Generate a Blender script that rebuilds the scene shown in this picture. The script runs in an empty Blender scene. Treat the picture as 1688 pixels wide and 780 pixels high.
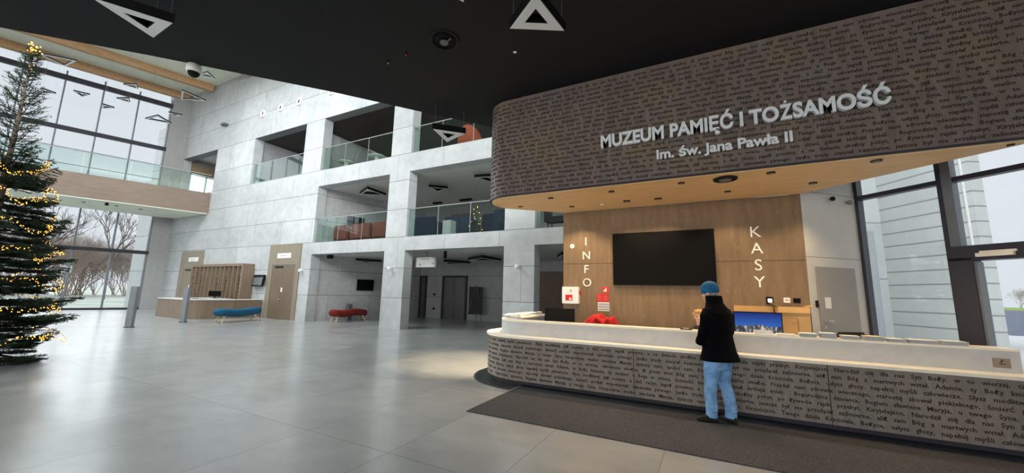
import bpy, bmesh, math, random
from mathutils import Vector, Matrix
random.seed(7)
PI = math.pi
sc = bpy.context.scene
COL = sc.collection
# ------------------------------------------------------------------ camera, world, lights, exposure
cd = bpy.data.cameras.new('camera'); cam = bpy.data.objects.new('camera', cd); COL.objects.link(cam)
cd.sensor_width = 36.0; cd.lens = 36.0 * 624 / 1688; cd.clip_start = 0.05; cd.clip_end = 900
Rm = Matrix(((0.88832, 0.04903, 0.4566), (0.45867, -0.14336, -0.87696), (0.02246, 0.98846, -0.14984)))
cam.matrix_world = Matrix.Translation((0, 0, 1.55)) @ Rm.to_4x4()
sc.camera = cam
sc.view_settings.view_transform = 'Standard'; sc.view_settings.look = 'None'
sc.view_settings.gamma = 1.0; sc.view_settings.use_curve_mapping = False
sc.view_settings.exposure = 0.0
W = bpy.data.worlds.new('overcast_sky'); sc.world = W; W.use_nodes = True
wn = W.node_tree; bg = wn.nodes['Background']
tc = wn.nodes.new('ShaderNodeTexCoord'); nz = wn.nodes.new('ShaderNodeTexNoise'); nz.inputs['Scale'].default_value = 1.6
rp = wn.nodes.new('ShaderNodeValToRGB'); rp.color_ramp.elements[0].position = .3; rp.color_ramp.elements[1].position = .75
rp.color_ramp.elements[0].color = (.76, .80, .88, 1); rp.color_ramp.elements[1].color = (.92, .94, .99, 1)
wn.links.new(tc.outputs['Generated'], nz.inputs['Vector']); wn.links.new(nz.outputs['Fac'], rp.inputs['Fac'])
wn.links.new(rp.outputs['Color'], bg.inputs['Color']); bg.inputs['Strength'].default_value = 1.0

def light(name, kind, loc, aim, energy, color, **kw):
    d = bpy.data.lights.new(name, kind); d.energy = energy; d.color = color
    for k, v in kw.items(): setattr(d, k, v)
    o = bpy.data.objects.new(name, d); COL.objects.link(o); o.location = loc
    o.rotation_euler = (Vector(aim) - Vector(loc)).to_track_quat('-Z', 'Y').to_euler()
    if kind == 'AREA': o.visible_glossy = False
    return o
# diffuse daylight from the west through the tall window wall
light('west_daylight', 'SUN', (-60, 0, 30), (-10, 4, 0), 4.2, (.92, .96, 1.0), angle=1.5)
# added area lamps, out of view, that brighten the hall
light('upper_fill', 'AREA', (7, -6.5, 11.0), (-21, 12, 6), 8200, (.96, 1.0, .985), shape='RECTANGLE', size=16, size_y=6)  # added fill above the mezzanine, aimed at the far wall
light('overhead_fill', 'AREA', (-20, 3, 14.6), (-20, 3, 0), 3600, (.95, 1.0, 1.0), shape='RECTANGLE', size=12, size_y=10)  # added fill lamp hung under the closed roof, shining down
light('rear_fill', 'AREA', (-5, -8.3, 2.6), (-5, 6, 2.0), 1350, (1.0, .99, .95), shape='RECTANGLE', size=24, size_y=4)  # added fill in front of the solid back wall, no glazing there

# ------------------------------------------------------------------ materials
MATS = {}
class NT:
    def __init__(s, name):
        s.m = bpy.data.materials.new(name); s.m.use_nodes = True; s.t = s.m.node_tree; s.b = s.t.nodes['Principled BSDF']
        s.out = s.t.nodes['Material Output']; MATS[name] = s.m
    def n(s, kind, **kw):
        x = s.t.nodes.new(kind)
        for k, v in kw.items():
            if k in ('operation', 'blend_type', 'data_type', 'noise_dimensions', 'wave_type', 'bands_direction'): setattr(x, k, v)
            else: x.inputs[k.replace('_', ' ')].default_value = v
        return x
    def l(s, a, b): s.t.links.new(a, b)
    def math(s, op, a, b=None, c=None):
        x = s.t.nodes.new('ShaderNodeMath'); x.operation = op
        for i, v in enumerate((a, b, c)):
            if v is None: continue
            if isinstance(v, (int, float)): x.inputs[i].default_value = v
            else: s.l(v, x.inputs[i])
        return x.outputs[0]
    def ramp(s, fac, stops):
        x = s.t.nodes.new('ShaderNodeValToRGB'); e = x.color_ramp.elements
        while len(e) < len(stops): e.new(.5)
        for q, (p, c) in zip(e, stops): q.position = p; q.color = (*c, 1)
        s.l(fac, x.inputs[0]); return x.outputs[0]
    def mix(s, fac, a, b, mode='MIX'):
        x = s.t.nodes.new('ShaderNodeMix'); x.data_type = 'RGBA'; x.blend_type = mode
        for i, v in ((0, fac), (6, a), (7, b)):
            if isinstance(v, (int, float)): x.inputs[i].default_value = v
            elif isinstance(v, tuple): x.inputs[i].default_value = (*v, 1)
            else: s.l(v, x.inputs[i])
        return x.outputs[2]
    def pos(s):
        g = s.t.nodes.new('ShaderNodeNewGeometry'); sp = s.t.nodes.new('ShaderNodeSeparateXYZ'); s.l(g.outputs['Position'], sp.inputs[0])
        return g.outputs['Position'], sp.outputs
    def noise(s, vec, scale, detail=4, rough=.55, stretch=None):
        if stretch:
            mp = s.t.nodes.new('ShaderNodeMapping'); mp.inputs['Scale'].default_value = stretch; s.l(vec, mp.inputs[0]); vec = mp.outputs[0]
        x = s.n('ShaderNodeTexNoise', Scale=scale, Detail=detail, Roughness=rough); s.l(vec, x.inputs['Vector']); return x.outputs['Fac']
def plain(name, c, rough=.6, metal=0, var=.06, scale=6, emit=None, es=1, spec=None, bump=0):
    k = NT(name); p = k.t.nodes.new('ShaderNodeTexCoord').outputs['Object']
    f = k.noise(p, scale, 3)
    lo = tuple(max(0, v * (1 - var)) for v in c); hi = tuple(min(1, v * (1 + var)) for v in c)
    k.l(k.ramp(f, [(.3, lo), (.7, hi)]), k.b.inputs['Base Color'])
    k.b.inputs['Roughness'].default_value = rough; k.b.inputs['Metallic'].default_value = metal
    if spec is not None: k.b.inputs['Specular IOR Level'].default_value = spec
    if emit: k.b.inputs['Emission Color'].default_value = (*emit, 1); k.b.inputs['Emission Strength'].default_value = es
    if bump:
        bp = k.t.nodes.new('ShaderNodeBump'); bp.inputs['Strength'].default_value = bump; k.l(k.noise(p, scale * 8, 3), bp.inputs['Height']); k.l(bp.outputs[0], k.b.inputs['Normal'])
    return k.m
def glass(name, tint, rmax=.9, base=.05):
    k = NT(name); t = k.t
    tr = t.nodes.new('ShaderNodeBsdfTransparent'); tr.inputs[0].default_value = (*tint, 1)
    gl = t.nodes.new('ShaderNodeBsdfGlossy'); gl.inputs['Roughness'].default_value = .02
    lw = t.nodes.new('ShaderNodeLayerWeight'); lw.inputs[0].default_value = .5
    fac = k.math('ADD', k.math('MULTIPLY', k.math('POWER', lw.outputs['Facing'], 4.5), .55), .025)
    mx = t.nodes.new('ShaderNodeMixShader'); k.l(fac, mx.inputs[0]); k.l(tr.outputs[0], mx.inputs[1]); k.l(gl.outputs[0], mx.inputs[2])
    k.l(mx.outputs[0], k.out.inputs[0]); t.nodes.remove(k.b); return k.m
def concrete(name, lo, hi, zs, pitch, ucoord, joint=.45, rough=.6, wj=.012):
    k = NT(name); P, xyz = k.pos(); u = xyz[ucoord]; z = xyz['Z']
    f1 = k.noise(P, .5, 5, .6); f2 = k.noise(P, 3.2, 6, .65)
    c = k.ramp(k.math('ADD', k.math('MULTIPLY', f1, .6), k.math('MULTIPLY', f2, .4)), [(.32, lo), (.68, hi)])
    mask = None; row = None
    for zz in zs:
        a = k.math('COMPARE', z, zz, wj); mask = a if mask is None else k.math('MAXIMUM', mask, a)
        r = k.math('GREATER_THAN', z, zz); row = r if row is None else k.math('ADD', row, r)
    if pitch:
        uu = k.math('ADD', u, k.math('MULTIPLY', row, pitch * .37)) if row is not None else u
        fr = k.math('FRACT', k.math('DIVIDE', uu, pitch)); v = k.math('LESS_THAN', fr, wj * 1.6 / pitch)
        v = k.math('MULTIPLY', v, .7)
        mask = v if mask is None else k.math('MAXIMUM', mask, v)
        cell = k.math('FLOOR', k.math('DIVIDE', uu, pitch)); 
        wn_ = k.t.nodes.new('ShaderNodeTexWhiteNoise'); wn_.noise_dimensions = '2D'
        cb = k.t.nodes.new('ShaderNodeCombineXYZ'); k.l(cell, cb.inputs[0])
        if row is not None: k.l(row, cb.inputs[1])
        k.l(cb.outputs[0], wn_.inputs['Vector'])
        br = k.math('ADD', k.math('MULTIPLY', wn_.outputs['Value'], .14), .93)
        cc = k.t.nodes.new('ShaderNodeCombineColor'); 
        for i in range(3): k.l(br, cc.inputs[i])
        c = k.mix(1.0, c, cc.outputs[0], 'MULTIPLY')
    if mask is not None: c = k.mix(mask, c, tuple(v * joint for v in lo))
    k.l(c, k.b.inputs['Base Color']); k.b.inputs['Roughness'].default_value = rough
    return k.m
ZJ = [1.27, 2.53, 3.87, 5.1, 6.4, 7.62, 8.9, 10.48, 12.0, 13.4]
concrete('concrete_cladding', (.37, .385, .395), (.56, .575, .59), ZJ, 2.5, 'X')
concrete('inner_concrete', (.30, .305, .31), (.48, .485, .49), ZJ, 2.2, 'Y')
concrete('reception_concrete', (.56, .53, .48), (.66, .63, .57), [2.27, 3.39], 0, 'X', wj=.006)
concrete('outside_panels', (.52, .53, .52), (.61, .62, .61), [i * .58 for i in range(1, 28)], 0, 'X', joint=.55, wj=.03)
concrete('outside_slabs', (.54, .56, .56), (.64, .65, .66), [2.6, 5.2, 7.6, 10.2, 12.8, 15], 3.0, 'Y', joint=.6, wj=.03)
def m_floor():
    k = NT('floor_tiles'); P, xyz = k.pos()
    fx = k.math('FRACT', k.math('DIVIDE', k.math('ADD', xyz['X'], 100 * 1.18 + 4.03), 1.18)); fy = k.math('FRACT', k.math('DIVIDE', k.math('ADD', xyz['Y'], 2.36 * 20 - 2.96), 2.36))
    j = k.math('MAXIMUM', k.math('LESS_THAN', fx, .0055), k.math('LESS_THAN', fy, .003))
    cb = k.t.nodes.new('ShaderNodeCombineXYZ')
    k.l(k.math('FLOOR', k.math('DIVIDE', k.math('ADD', xyz['X'], 100 * 1.18 + 4.03), 1.18)), cb.inputs[0]); k.l(k.math('FLOOR', k.math('DIVIDE', k.math('ADD', xyz['Y'], 2.36 * 20 - 2.96), 2.36)), cb.inputs[1])
    w = k.t.nodes.new('ShaderNodeTexWhiteNoise'); k.l(cb.outputs[0], w.inputs['Vector'])
    va = k.t.nodes.new('ShaderNodeVectorMath'); va.operation = 'MULTIPLY_ADD'; k.l(w.outputs['Color'], va.inputs[0]); va.inputs[1].default_value = (9, 9, 9); k.l(P, va.inputs[2])
    f = k.math('ADD', k.math('MULTIPLY', k.noise(va.outputs[0], .8, 3, .5), .6), k.math('MULTIPLY', k.noise(va.outputs[0], 2.2, 3, .55, (1, 2.0, 1)), .4))
    f = k.math('ADD', f, k.math('MULTIPLY', k.math('SUBTRACT', w.outputs['Value'], .5), .08))
    c = k.ramp(f, [(.33, (.26, .27, .275)), (.5, (.33, .34, .345)), (.67, (.40, .41, .415))])
    c = k.mix(j, c, (.10, .10, .10)); k.l(c, k.b.inputs['Base Color'])
    k.b.inputs['Roughness'].default_value = .30; k.b.inputs['Coat Weight'].default_value = .55; k.b.inputs['Coat Roughness'].default_value = .17
    k.b.inputs['Specular IOR Level'].default_value = .8
m_floor()
def veneer(name, a, b, c, stretch=(7, 7, .9), rough=.55, joints=None, speck=None):
    k = NT(name); P, xyz = k.pos()
    f = k.noise(P, 1.6, 6, .65, stretch); g = k.noise(P, .7, 3)
    col = k.ramp(k.math('ADD', k.math('MULTIPLY', f, .7), k.math('MULTIPLY', g, .3)), [(.3, a), (.5, b), (.72, c)])
    if speck:
        s_ = k.noise(P, 9, 3, .5, (3, 3, .8)); col = k.mix(k.math('MULTIPLY', k.math('GREATER_THAN', s_, .66), .5), col, speck)
    for z in joints or []: col = k.mix(k.math('COMPARE', xyz['Z'], z, .006), col, tuple(v * .35 for v in a))
    k.l(col, k.b.inputs['Base Color']); k.b.inputs['Roughness'].default_value = rough
    return k.m
veneer('reception_veneer', (.145, .094, .053), (.19, .126, .073), (.235, .162, .098), joints=[2.21], speck=(.24, .19, .12))
veneer('birch_soffit', (.66, .44, .22), (.74, .50, .26), (.80, .57, .32), (1.2, 5, 5))
veneer('oak_veneer', (.17, .122, .085), (.215, .155, .11), (.26, .19, .14), (5, 5, .8))
veneer('taupe_laminate', (.22, .18, .135), (.25, .205, .155), (.28, .235, .18), (4, 4, .6))
veneer('brown_door', (.13, .095, .07), (.17, .125, .09), (.21, .155, .11), (6, 6, .8))
veneer('gallery_cladding', (.165, .122, .097), (.195, .147, .118), (.23, .175, .142), (1, 1, 6))
veneer('glulam', (.36, .20, .10), (.46, .27, .14), (.56, .36, .20), (6, .5, 6))
veneer('dark_wood_ceiling', (.012, .006, .005), (.018, .009, .007), (.024, .012, .009), (2, 8, 2))
def clad(name, a, b, c, patch, stretch=(9, 9, 1.2)):
    k = NT(name); P, xyz = k.pos()
    f = k.noise(P, 1.4, 7, .7, stretch)
    col = k.ramp(f, [(.28, a), (.5, b), (.72, c)])
    g = k.noise(P, 1.1, 3, .5); col = k.mix(k.math('MULTIPLY', k.ramp(g, [(.52, (0,) * 3), (.68, (1,) * 3)]), .55), col, patch)
    h = k.noise(P, 1.9, 2, .5, (1.7, 1.3, 1)); col = k.mix(k.math('MULTIPLY', k.ramp(h, [(.55, (0,) * 3), (.68, (1,) * 3)]), .35), col, (.15, .17, .17))
    k.l(col, k.b.inputs['Base Color']); k.b.inputs['Roughness'].default_value = .38
clad('canopy_cladding', (.118, .090, .081), (.155, .120, .108), (.195, .152, .138), (.20, .15, .09))
clad('desk_cladding', (.155, .133, .115), (.205, .18, .155), (.27, .24, .21), (.25, .21, .17))
plain('printed_ink', (.05, .036, .031), .55, spec=.2)
plain('black_ceiling_paint', (.008, .008, .010), .85, scale=3)
plain('white_plaster', (.62, .62, .60), .8)
plain('roof_plaster', (.74, .77, .66), .8, scale=1)
plain('dark_frame', (.035, .033, .045), .4)
plain('mullion_grey', (.16, .17, .19), .4)
plain('black_plastic', (.008, .008, .009), .5, spec=.25)
plain('dark_screen', (.004, .004, .005), .5, spec=.12)
plain('grey_plastic', (.12, .13, .14), .4)
plain('white_plastic', (.78, .78, .76), .4)
plain('pale_counter', (.70, .70, .68), .32)
plain('counter_panel', (.50, .51, .52), .35)
plain('warm_counter_edge', (.86, .80, .68), .3)
plain('brushed_steel', (.55, .55, .56), .3, .9)
plain('letter_steel', (.74, .77, .80), .4, .1)
plain('white_paint', (.85, .83, .78), .5)
plain('charcoal_carpet', (.050, .052, .060), .95, var=.5, scale=60, bump=.4)
plain('dark_band', (.055, .057, .058), .25)
plain('door_grey', (.31, .29, .26), .5, var=.03)
plain('blue_fabric', (.011, .080, .160), .9, var=.3, scale=30)
plain('red_fabric', (.17, .018, .016), .9, var=.2, scale=30)
plain('beech_wood', (.62, .47, .30), .5, var=.15)
plain('rust_fabric', (.15, .050, .038), .9, var=.12, scale=30)
plain('navy_fabric', (.014, .026, .05), .9, var=.15, scale=30)
plain('coral_fabric', (.36, .075, .04), .85, var=.1)
plain('dark_fabric', (.02, .02, .022), .9)
plain('bollard_steel', (.27, .275, .30), .45, .3)
plain('sign_red', (.62, .02, .02), .5)
plain('coat_red', (.42, .010, .012), .8, var=.25, scale=14)
plain('cardboard', (.50, .31, .13), .8, var=.08)
plain('tape_brown', (.34, .19, .07), .4)
plain('paper_white', (.80, .79, .76), .7)
plain('paper_grey', (.42, .44, .47), .7)
plain('paper_yellow', (.75, .62, .28), .7)
plain('skin', (.55, .33, .25), .55, var=.08)
plain('jacket_black', (.003, .003, .004), .95, spec=.1, var=.3, scale=20)
plain('denim', (.17, .34, .60), .85, var=.3, scale=9, bump=.15)
plain('knit_blue', (.012, .11, .24), .9, var=.35, scale=50, bump=.4)
plain('shoe_black', (.012, .012, .014), .4)
plain('hair_blond', (.42, .24, .10), .7, var=.3, scale=30)
plain('hair_grey', (.25, .23, .21), .8, var=.2, scale=30)
plain('knit_dark', (.02, .022, .03), .9)
plain('eye_dark', (.02, .015, .012), .3)
plain('lip', (.42, .16, .14), .5)
plain('rail_steel', (.36, .37, .37), .45, .3)
plain('pale_twigs', (.38, .31, .26), .9, var=.25, scale=.3)
plain('dark_twigs', (.03, .028, .02), .9)
plain('bark', (.16, .125, .105), .9, var=.3)
plain('pale_bark', (.30, .25, .20), .9, var=.2)
plain('fir_needles', (.028, .058, .034), .75, var=.5, scale=3)
plain('frost_ground', (.50, .53, .47), .95, var=.25, scale=.25)
plain('grass', (.20, .34, .07), .95, var=.3, scale=1)
plain('asphalt', (.10, .12, .17), .7, var=.15)
plain('verge', (.22, .18, .14), .9, var=.3, scale=1)
plain('paving', (.60, .61, .61), .8)
plain('picture_red', (.24, .10, .09), .6, var=.5, scale=3)
plain('picture_blue', (.10, .14, .20), .6, var=.5, scale=3)
plain('table_top', (.55, .60, .55), .3)
plain('tiny_text_grey', (.30, .31, .33), .6)
plain('warm_bulb', (1, .5, .1), .4, emit=(1.0, .46, .07), es=3.2)
plain('lamp_diffuser', (.75, .78, .80), .5, var=.02)
plain('downlight_glow', (1, .8, .55), .4, emit=(1.0, .74, .42), es=6)
plain('window_light', (.9, .95, 1), .4, emit=(.80, .88, .95), es=1.0)
plain('elevator_steel', (.17, .165, .16), .35, .6, var=.15, scale=2)
plain('tan_band', (.30, .22, .13), .7)
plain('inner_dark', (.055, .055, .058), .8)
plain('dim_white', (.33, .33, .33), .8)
glass('clear_glass', (.95, .97, .97)); glass('rail_glass', (.86, .925, .905)); glass('tree_glass', (.9, .9, .9))
def m_screen():
    k = NT('desktop_picture'); t = k.t.nodes.new('ShaderNodeTexCoord').outputs['Generated']
    sp = k.t.nodes.new('ShaderNodeSeparateXYZ'); k.l(t, sp.inputs[0]); z = sp.outputs['Z']; x = sp.outputs['X']
    sky = k.ramp(z, [(.45, (.03, .16, .60)), (1.0, (.004, .02, .20))])
    n = k.noise(t, 14, 3, .6, (1, 1, .25)); bld = k.ramp(n, [(.40, (.02, .03, .07)), (.54, (.16, .16, .18)), (.62, (.70, .62, .48))])
    top = k.math('ADD', .42, k.math('MULTIPLY', k.noise(t, 3, 2, .5, (1, 1, 0)), .28))
    c = k.mix(k.math('LESS_THAN', z, top), sky, bld)
    c = k.mix(k.math('LESS_THAN', z, .28), c, (.01, .015, .03))
    k.l(c, k.b.inputs['Emission Color']); k.b.inputs['Emission Strength'].default_value = .9; k.b.inputs['Base Color'].default_value = (0, 0, 0, 1)
m_screen()

# ------------------------------------------------------------------ geometry helpers
WL = {}
class MB:
    def __init__(s): s.v = []; s.f = []
    def add(s, vs, fs):
        n = len(s.v); s.v += [tuple(v) for v in vs]; s.f += [tuple(i + n for i in f) for f in fs]; return s
    def box(s, x0, x1, y0, y1, z0, z1):
        return s.add([(x0, y0, z0), (x1, y0, z0), (x1, y1, z0), (x0, y1, z0), (x0, y0, z1), (x1, y0, z1), (x1, y1, z1), (x0, y1, z1)],
                     [(3, 2, 1, 0), (4, 5, 6, 7), (0, 1, 5, 4), (1, 2, 6, 5), (2, 3, 7, 6), (3, 0, 4, 7)])
    def obox(s, c, size, rz=0, rx=0, ry=0):
        M = Matrix.Translation(c) @ Matrix.Rotation(rz, 4, 'Z') @ Matrix.Rotation(ry, 4, 'Y') @ Matrix.Rotation(rx, 4, 'X')
        a, b, h = size[0] / 2, size[1] / 2, size[2] / 2
        vs = [M @ Vector(p) for p in ((-a, -b, -h), (a, -b, -h), (a, b, -h), (-a, b, -h), (-a, -b, h), (a, -b, h), (a, b, h), (-a, b, h))]
        return s.add(vs, [(3, 2, 1, 0), (4, 5, 6, 7), (0, 1, 5, 4), (1, 2, 6, 5), (2, 3, 7, 6), (3, 0, 4, 7)])
    def slab(s, a, b, w, z0, z1):   # vertical wall strip from a to b (xy), thickness w to the left of a->b
        a = Vector(a[:2]); b = Vector(b[:2]); d = (b - a).normalized(); n = Vector((-d.y, d.x)) * w
        return s.prism([a, b, b + n, a + n], z0, z1)
    def prism(s, poly, z0, z1):
        n = len(poly); ar = sum(poly[i][0] * poly[(i + 1) % n][1] - poly[(i + 1) % n][0] * poly[i][1] for i in range(n))
        if ar < 0: poly = poly[::-1]
        vs = [(p[0], p[1], z0) for p in poly] + [(p[0], p[1], z1) for p in poly]
        return s.add(vs, [tuple(range(n))[::-1], tuple(range(n, 2 * n))] + [(i, (i + 1) % n, n + (i + 1) % n, n + i) for i in range(n)])
    def strip(s, inner, outer, z0, z1):  # closed band between two polylines of equal length
        n = len(inner); vs = []
        for a, b in zip(inner, outer): vs += [(a[0], a[1], z0), (b[0], b[1], z0), (b[0], b[1], z1), (a[0], a[1], z1)]
        fs = []
        for i in range(n - 1):
            k = 4 * i
            for q in range(4): fs.append((k + q, k + 4 + q, k + 4 + (q + 1) % 4, k + (q + 1) % 4))
        fs += [(0, 1, 2, 3), (4 * n - 1, 4 * n - 2, 4 * n - 3, 4 * n - 4)]
        return s.add(vs, fs)
    def loft(s, rings, cap=True):
        n = len(rings[0]); vs = [p for r in rings for p in r]; fs = []
        for i in range(len(rings) - 1):
            for j in range(n): fs.append((i * n + j, i * n + (j + 1) % n, (i + 1) * n + (j + 1) % n, (i + 1) * n + j))
        if cap: fs += [tuple(range(n))[::-1], tuple(range((len(rings) - 1) * n, len(rings) * n))]
        return s.add(vs, fs)
    def tube(s, pts, r, n=8):
        pts = [Vector(p) for p in pts]; rs = r if isinstance(r, (list, tuple)) else [r] * len(pts); rings = []
        up = None
        for i, p in enumerate(pts):
            d = (pts[min(i + 1, len(pts) - 1)] - pts[max(i - 1, 0)])
            if d.length < 1e-9: d = Vector((0, 0, 1))
            d.normalize()
            if up is None: up = Vector((0, 0, 1)) if abs(d.z) < .9 else Vector((1, 0, 0))
            a = d.cross(up)
            if a.length < 1e-4: a = d.cross(Vector((0, 1, .3)))
            a.normalize(); b = d.cross(a).normalized(); up = -b if False else up
            rings.append([p + (a * math.cos(2 * PI * k / n) + b * math.sin(2 * PI * k / n)) * rs[i] for k in range(n)])
        return s.loft(rings)
    def cyl(s, x, y, z0, z1, r, n=20, r2=None):
        r2 = r if r2 is None else r2
        return s.loft([[(x + r * math.cos(2 * PI * k / n), y + r * math.sin(2 * PI * k / n), z0) for k in range(n)], [(x + r2 * math.cos(2 * PI * k / n), y + r2 * math.sin(2 * PI * k / n), z1) for k in range(n)]])
    def lathe(s, x, y, prof, n=24, cap=True):
        return s.loft([[(x + r * math.cos(2 * PI * k / n), y + r * math.sin(2 * PI * k / n), z) for k in range(n)] for r, z in prof], cap)
    def ball(s, c, r, nu=12, nv=8):
        rx, ry, rz = r if isinstance(r, (tuple, list)) else (r, r, r)
        rings = []
        for i in range(nv + 1):
            t = -PI / 2 + PI * (i + .02) / (nv + .04); rings.append([(c[0] + rx * math.cos(t) * math.cos(2 * PI * k / nu), c[1] + ry * math.cos(t) * math.sin(2 * PI * k / nu), c[2] + rz * math.sin(t)) for k in range(nu)])
        return s.loft(rings)
    def mesh(s, name):
        m = bpy.data.meshes.new(name); m.from_pydata(s.v, [], s.f); m.update(); return m
    def build(s, name, mat, parent=None, smooth=False, bevel=0, remesh=0, sub=0, recalc=True):
        if recalc:
            bm = bmesh.new(); me = s.mesh(name); bm.from_mesh(me); bmesh.ops.recalc_face_normals(bm, faces=bm.faces)
            if bevel: bmesh.ops.bevel(bm, geom=bm.edges[:], offset=bevel, segments=2, affect='EDGES', clamp_overlap=True)
            bm.to_mesh(me); bm.free()
        else: me = s.mesh(name)
        return link(name, me, mat, parent, smooth, remesh, sub)
def link(name, me, mat, parent=None, smooth=False, remesh=0, sub=0):
    o = bpy.data.objects.new(name, me); COL.objects.link(o)
    if remesh or sub:
        if remesh:
            r = o.modifiers.new('r', 'REMESH'); r.mode = 'VOXEL'; r.voxel_size = remesh; r.use_smooth_shade = True
            q = o.modifiers.new('s', 'SMOOTH'); q.iterations = 4; q.factor = .5
        if sub: q = o.modifiers.new('u', 'SUBSURF'); q.levels = sub; q.render_levels = sub
        bpy.context.view_layer.update()
        nm = bpy.data.meshes.new_from_object(o.evaluated_get(bpy.context.evaluated_depsgraph_get())); o.modifiers.clear(); o.data = nm; me = nm
    me.materials.clear(); me.materials.append(MATS[mat])
    xs = [v.co for v in me.vertices]
    c = Vector(((min(v.x for v in xs) + max(v.x for v in xs)) / 2, (min(v.y for v in xs) + max(v.y for v in xs)) / 2, min(v.z for v in xs)))
    me.transform(Matrix.Translation(-c))
    pw = WL.get(parent.name, Vector()) if parent else Vector()
    o.location = c - pw; WL[o.name] = c.copy()
    if parent: o.parent = parent
    if smooth: me.polygons.foreach_set('use_smooth', [True] * len(me.polygons))
    return o
def tag(o, label, cat, group=None, kind=None):
    o['label'] = label; o['category'] = cat
    if group: o['group'] = group
    if kind: o['kind'] = kind
    return o
def thing(name, loc, label, cat, group=None):
    o = bpy.data.objects.new(name, None); o.empty_display_size = .1; COL.objects.link(o); o.location = loc; WL[o.name] = Vector(loc)
    return tag(o, label, cat, group)
def struct(o, label=None):
    o['kind'] = 'structure'
    if label: o['label'] = label
    return o
def rename(o, n): o.name = n; return o
def box(name, mat, dims, parent=None, bevel=0): return MB().box(*dims).build(name, mat, parent, bevel=bevel)
def dup(root, loc, rz=None, label=None, scale=None):
    r = root.copy(); COL.objects.link(r); r.location = loc
    if rz is not None: r.rotation_euler = (0, 0, rz)
    if scale: r.scale = (scale,) * 3 if isinstance(scale, (int, float)) else scale
    if label: r['label'] = label
    for ch in root.children:
        c = ch.copy(); COL.objects.link(c); c.parent = r
        for g in ch.children: d = g.copy(); COL.objects.link(d); d.parent = c
    return r
TXT = bpy.data.curves.new('glyphs', 'FONT')
TOB = bpy.data.objects.new('glyphs', TXT)
def text_mesh(s, size, extrude=0, offset=0, res=2, spacing=1.0, align='LEFT'):
    if TOB.name not in COL.objects: COL.objects.link(TOB)
    TXT.body = s; TXT.size = size; TXT.extrude = extrude; TXT.offset = offset; TXT.resolution_u = res; TXT.space_character = spacing; TXT.align_x = align
    bpy.context.view_layer.update()
    return bpy.data.meshes.new_from_object(TOB.evaluated_get(bpy.context.evaluated_depsgraph_get()))
def width(m): 
    xs = [v.co.x for v in m.vertices]; return (min(xs), max(xs)) if xs else (0, 0)

# ------------------------------------------------------------------ room shell
FY = 12.1
G0 = Vector((2.43, 8.69)); GD = Vector((.7071, -.7071))
def wx(y): return -33.0 + .3 * (y - 12.1)      # plan line of the west window wall
floor = struct(MB().prism([(wx(-9), -9), (19.9, -9), (2.43, 8.69), (1.9, 8.75), (1.9, 21), (-33.0, 21), (-33.0, 12.1)], -.3, 0).build('floor', 'floor_tiles'), 'pale grey stone tiled floor of the hall')
# concrete facade with three storeys of openings
def facade(name, parts, label, kind='structure', cat=None):
    m = MB()
    for x0, x1, z0, z1 in parts: m.box(x0, x1, FY, FY + .5, z0, z1)
    o = m.build(name, 'concrete_cladding')
    if kind: struct(o, label)
    return o
facade('wall_far', [(-33.3, -32.72, 0, 15.6), (-32.72, -28.15, 0, 7.62), (-32.72, -28.15, 10.48, 15.6), (-28.15, -23.9, 0, 15.6), (-23.9, -19.05, 0, 7.64), (-23.9, -19.05, 10.48, 15.6),
                    (-19.05, -17.55, 0, 15.6), (-17.55, 3.0, 10.48, 15.6)], 'tall concrete panelled wall at the far side of the hall')
facade('trim_1', [(-17.55, -12.6, 3.28, 3.87)], 'concrete slab edge under the brown armchairs')
facade('trim_2', [(-11.42, -6.62, 3.28, 3.87)], 'concrete slab edge under the blue sofas')
facade('trim_3', [(-17.55, -12.6, 6.78, 7.62)], 'concrete slab edge under the cafe tables')
facade('trim_4', [(-11.42, -6.62, 6.78, 7.62)], 'concrete slab edge under the coral armchair')
facade('trim_5', [(-5.4, 1.2, 3.28, 3.87), (-5.4, 1.2, 6.78, 7.62)], 'concrete slab edge right of the second column')
for x0, x1, lab in ((-12.6, -11.42, 'square concrete column between the two bays, with a white camera'), (-6.62, -5.4, 'square concrete column behind the left end of the reception desk')):
    tag(MB().box(x0, x1, FY, FY + .5, 0, 10.48).build('concrete_column', 'concrete_cladding'), lab, 'column')
struct(MB().box(1.2, 2.4, FY, FY + .5, 0, 10.48).build('wall_far_end', 'concrete_cladding'))
# rooms behind the facade
DA, DB = (-17.65, 12.6), (-16.05, 18.6)
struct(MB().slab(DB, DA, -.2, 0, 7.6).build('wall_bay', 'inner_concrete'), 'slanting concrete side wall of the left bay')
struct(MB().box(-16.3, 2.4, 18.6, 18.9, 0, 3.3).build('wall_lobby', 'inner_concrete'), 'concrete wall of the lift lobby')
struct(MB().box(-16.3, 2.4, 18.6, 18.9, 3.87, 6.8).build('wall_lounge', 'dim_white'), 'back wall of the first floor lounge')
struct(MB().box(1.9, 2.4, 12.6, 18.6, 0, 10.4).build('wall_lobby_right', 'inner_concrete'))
struct(MB().box(-17.6, 1.9, 12.6, 18.6, 3.3, 3.86).build('ceiling_1', 'white_plaster'), 'white ceiling of the ground floor lobby')
struct(MB().prism([(-28.0, 12.6), (1.9, 12.6), (1.9, 18.6), (-28.0, 18.6)], 6.8, 7.6).build('ceiling_2', 'white_plaster'), 'white ceiling of the first floor lounge')
struct(MB().box(-18.8, 1.9, 12.6, 20.5, 10.42, 10.6).build('ceiling_3', 'dark_wood_ceiling'), 'dark brown ceiling of the second floor')
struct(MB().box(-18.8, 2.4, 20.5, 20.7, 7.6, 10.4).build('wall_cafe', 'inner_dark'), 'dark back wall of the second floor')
struct(MB().box(-19.0, -18.8, 12.6, 20.5, 7.6, 10.4).build('wall_cafe_left', 'inner_concrete'))
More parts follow.
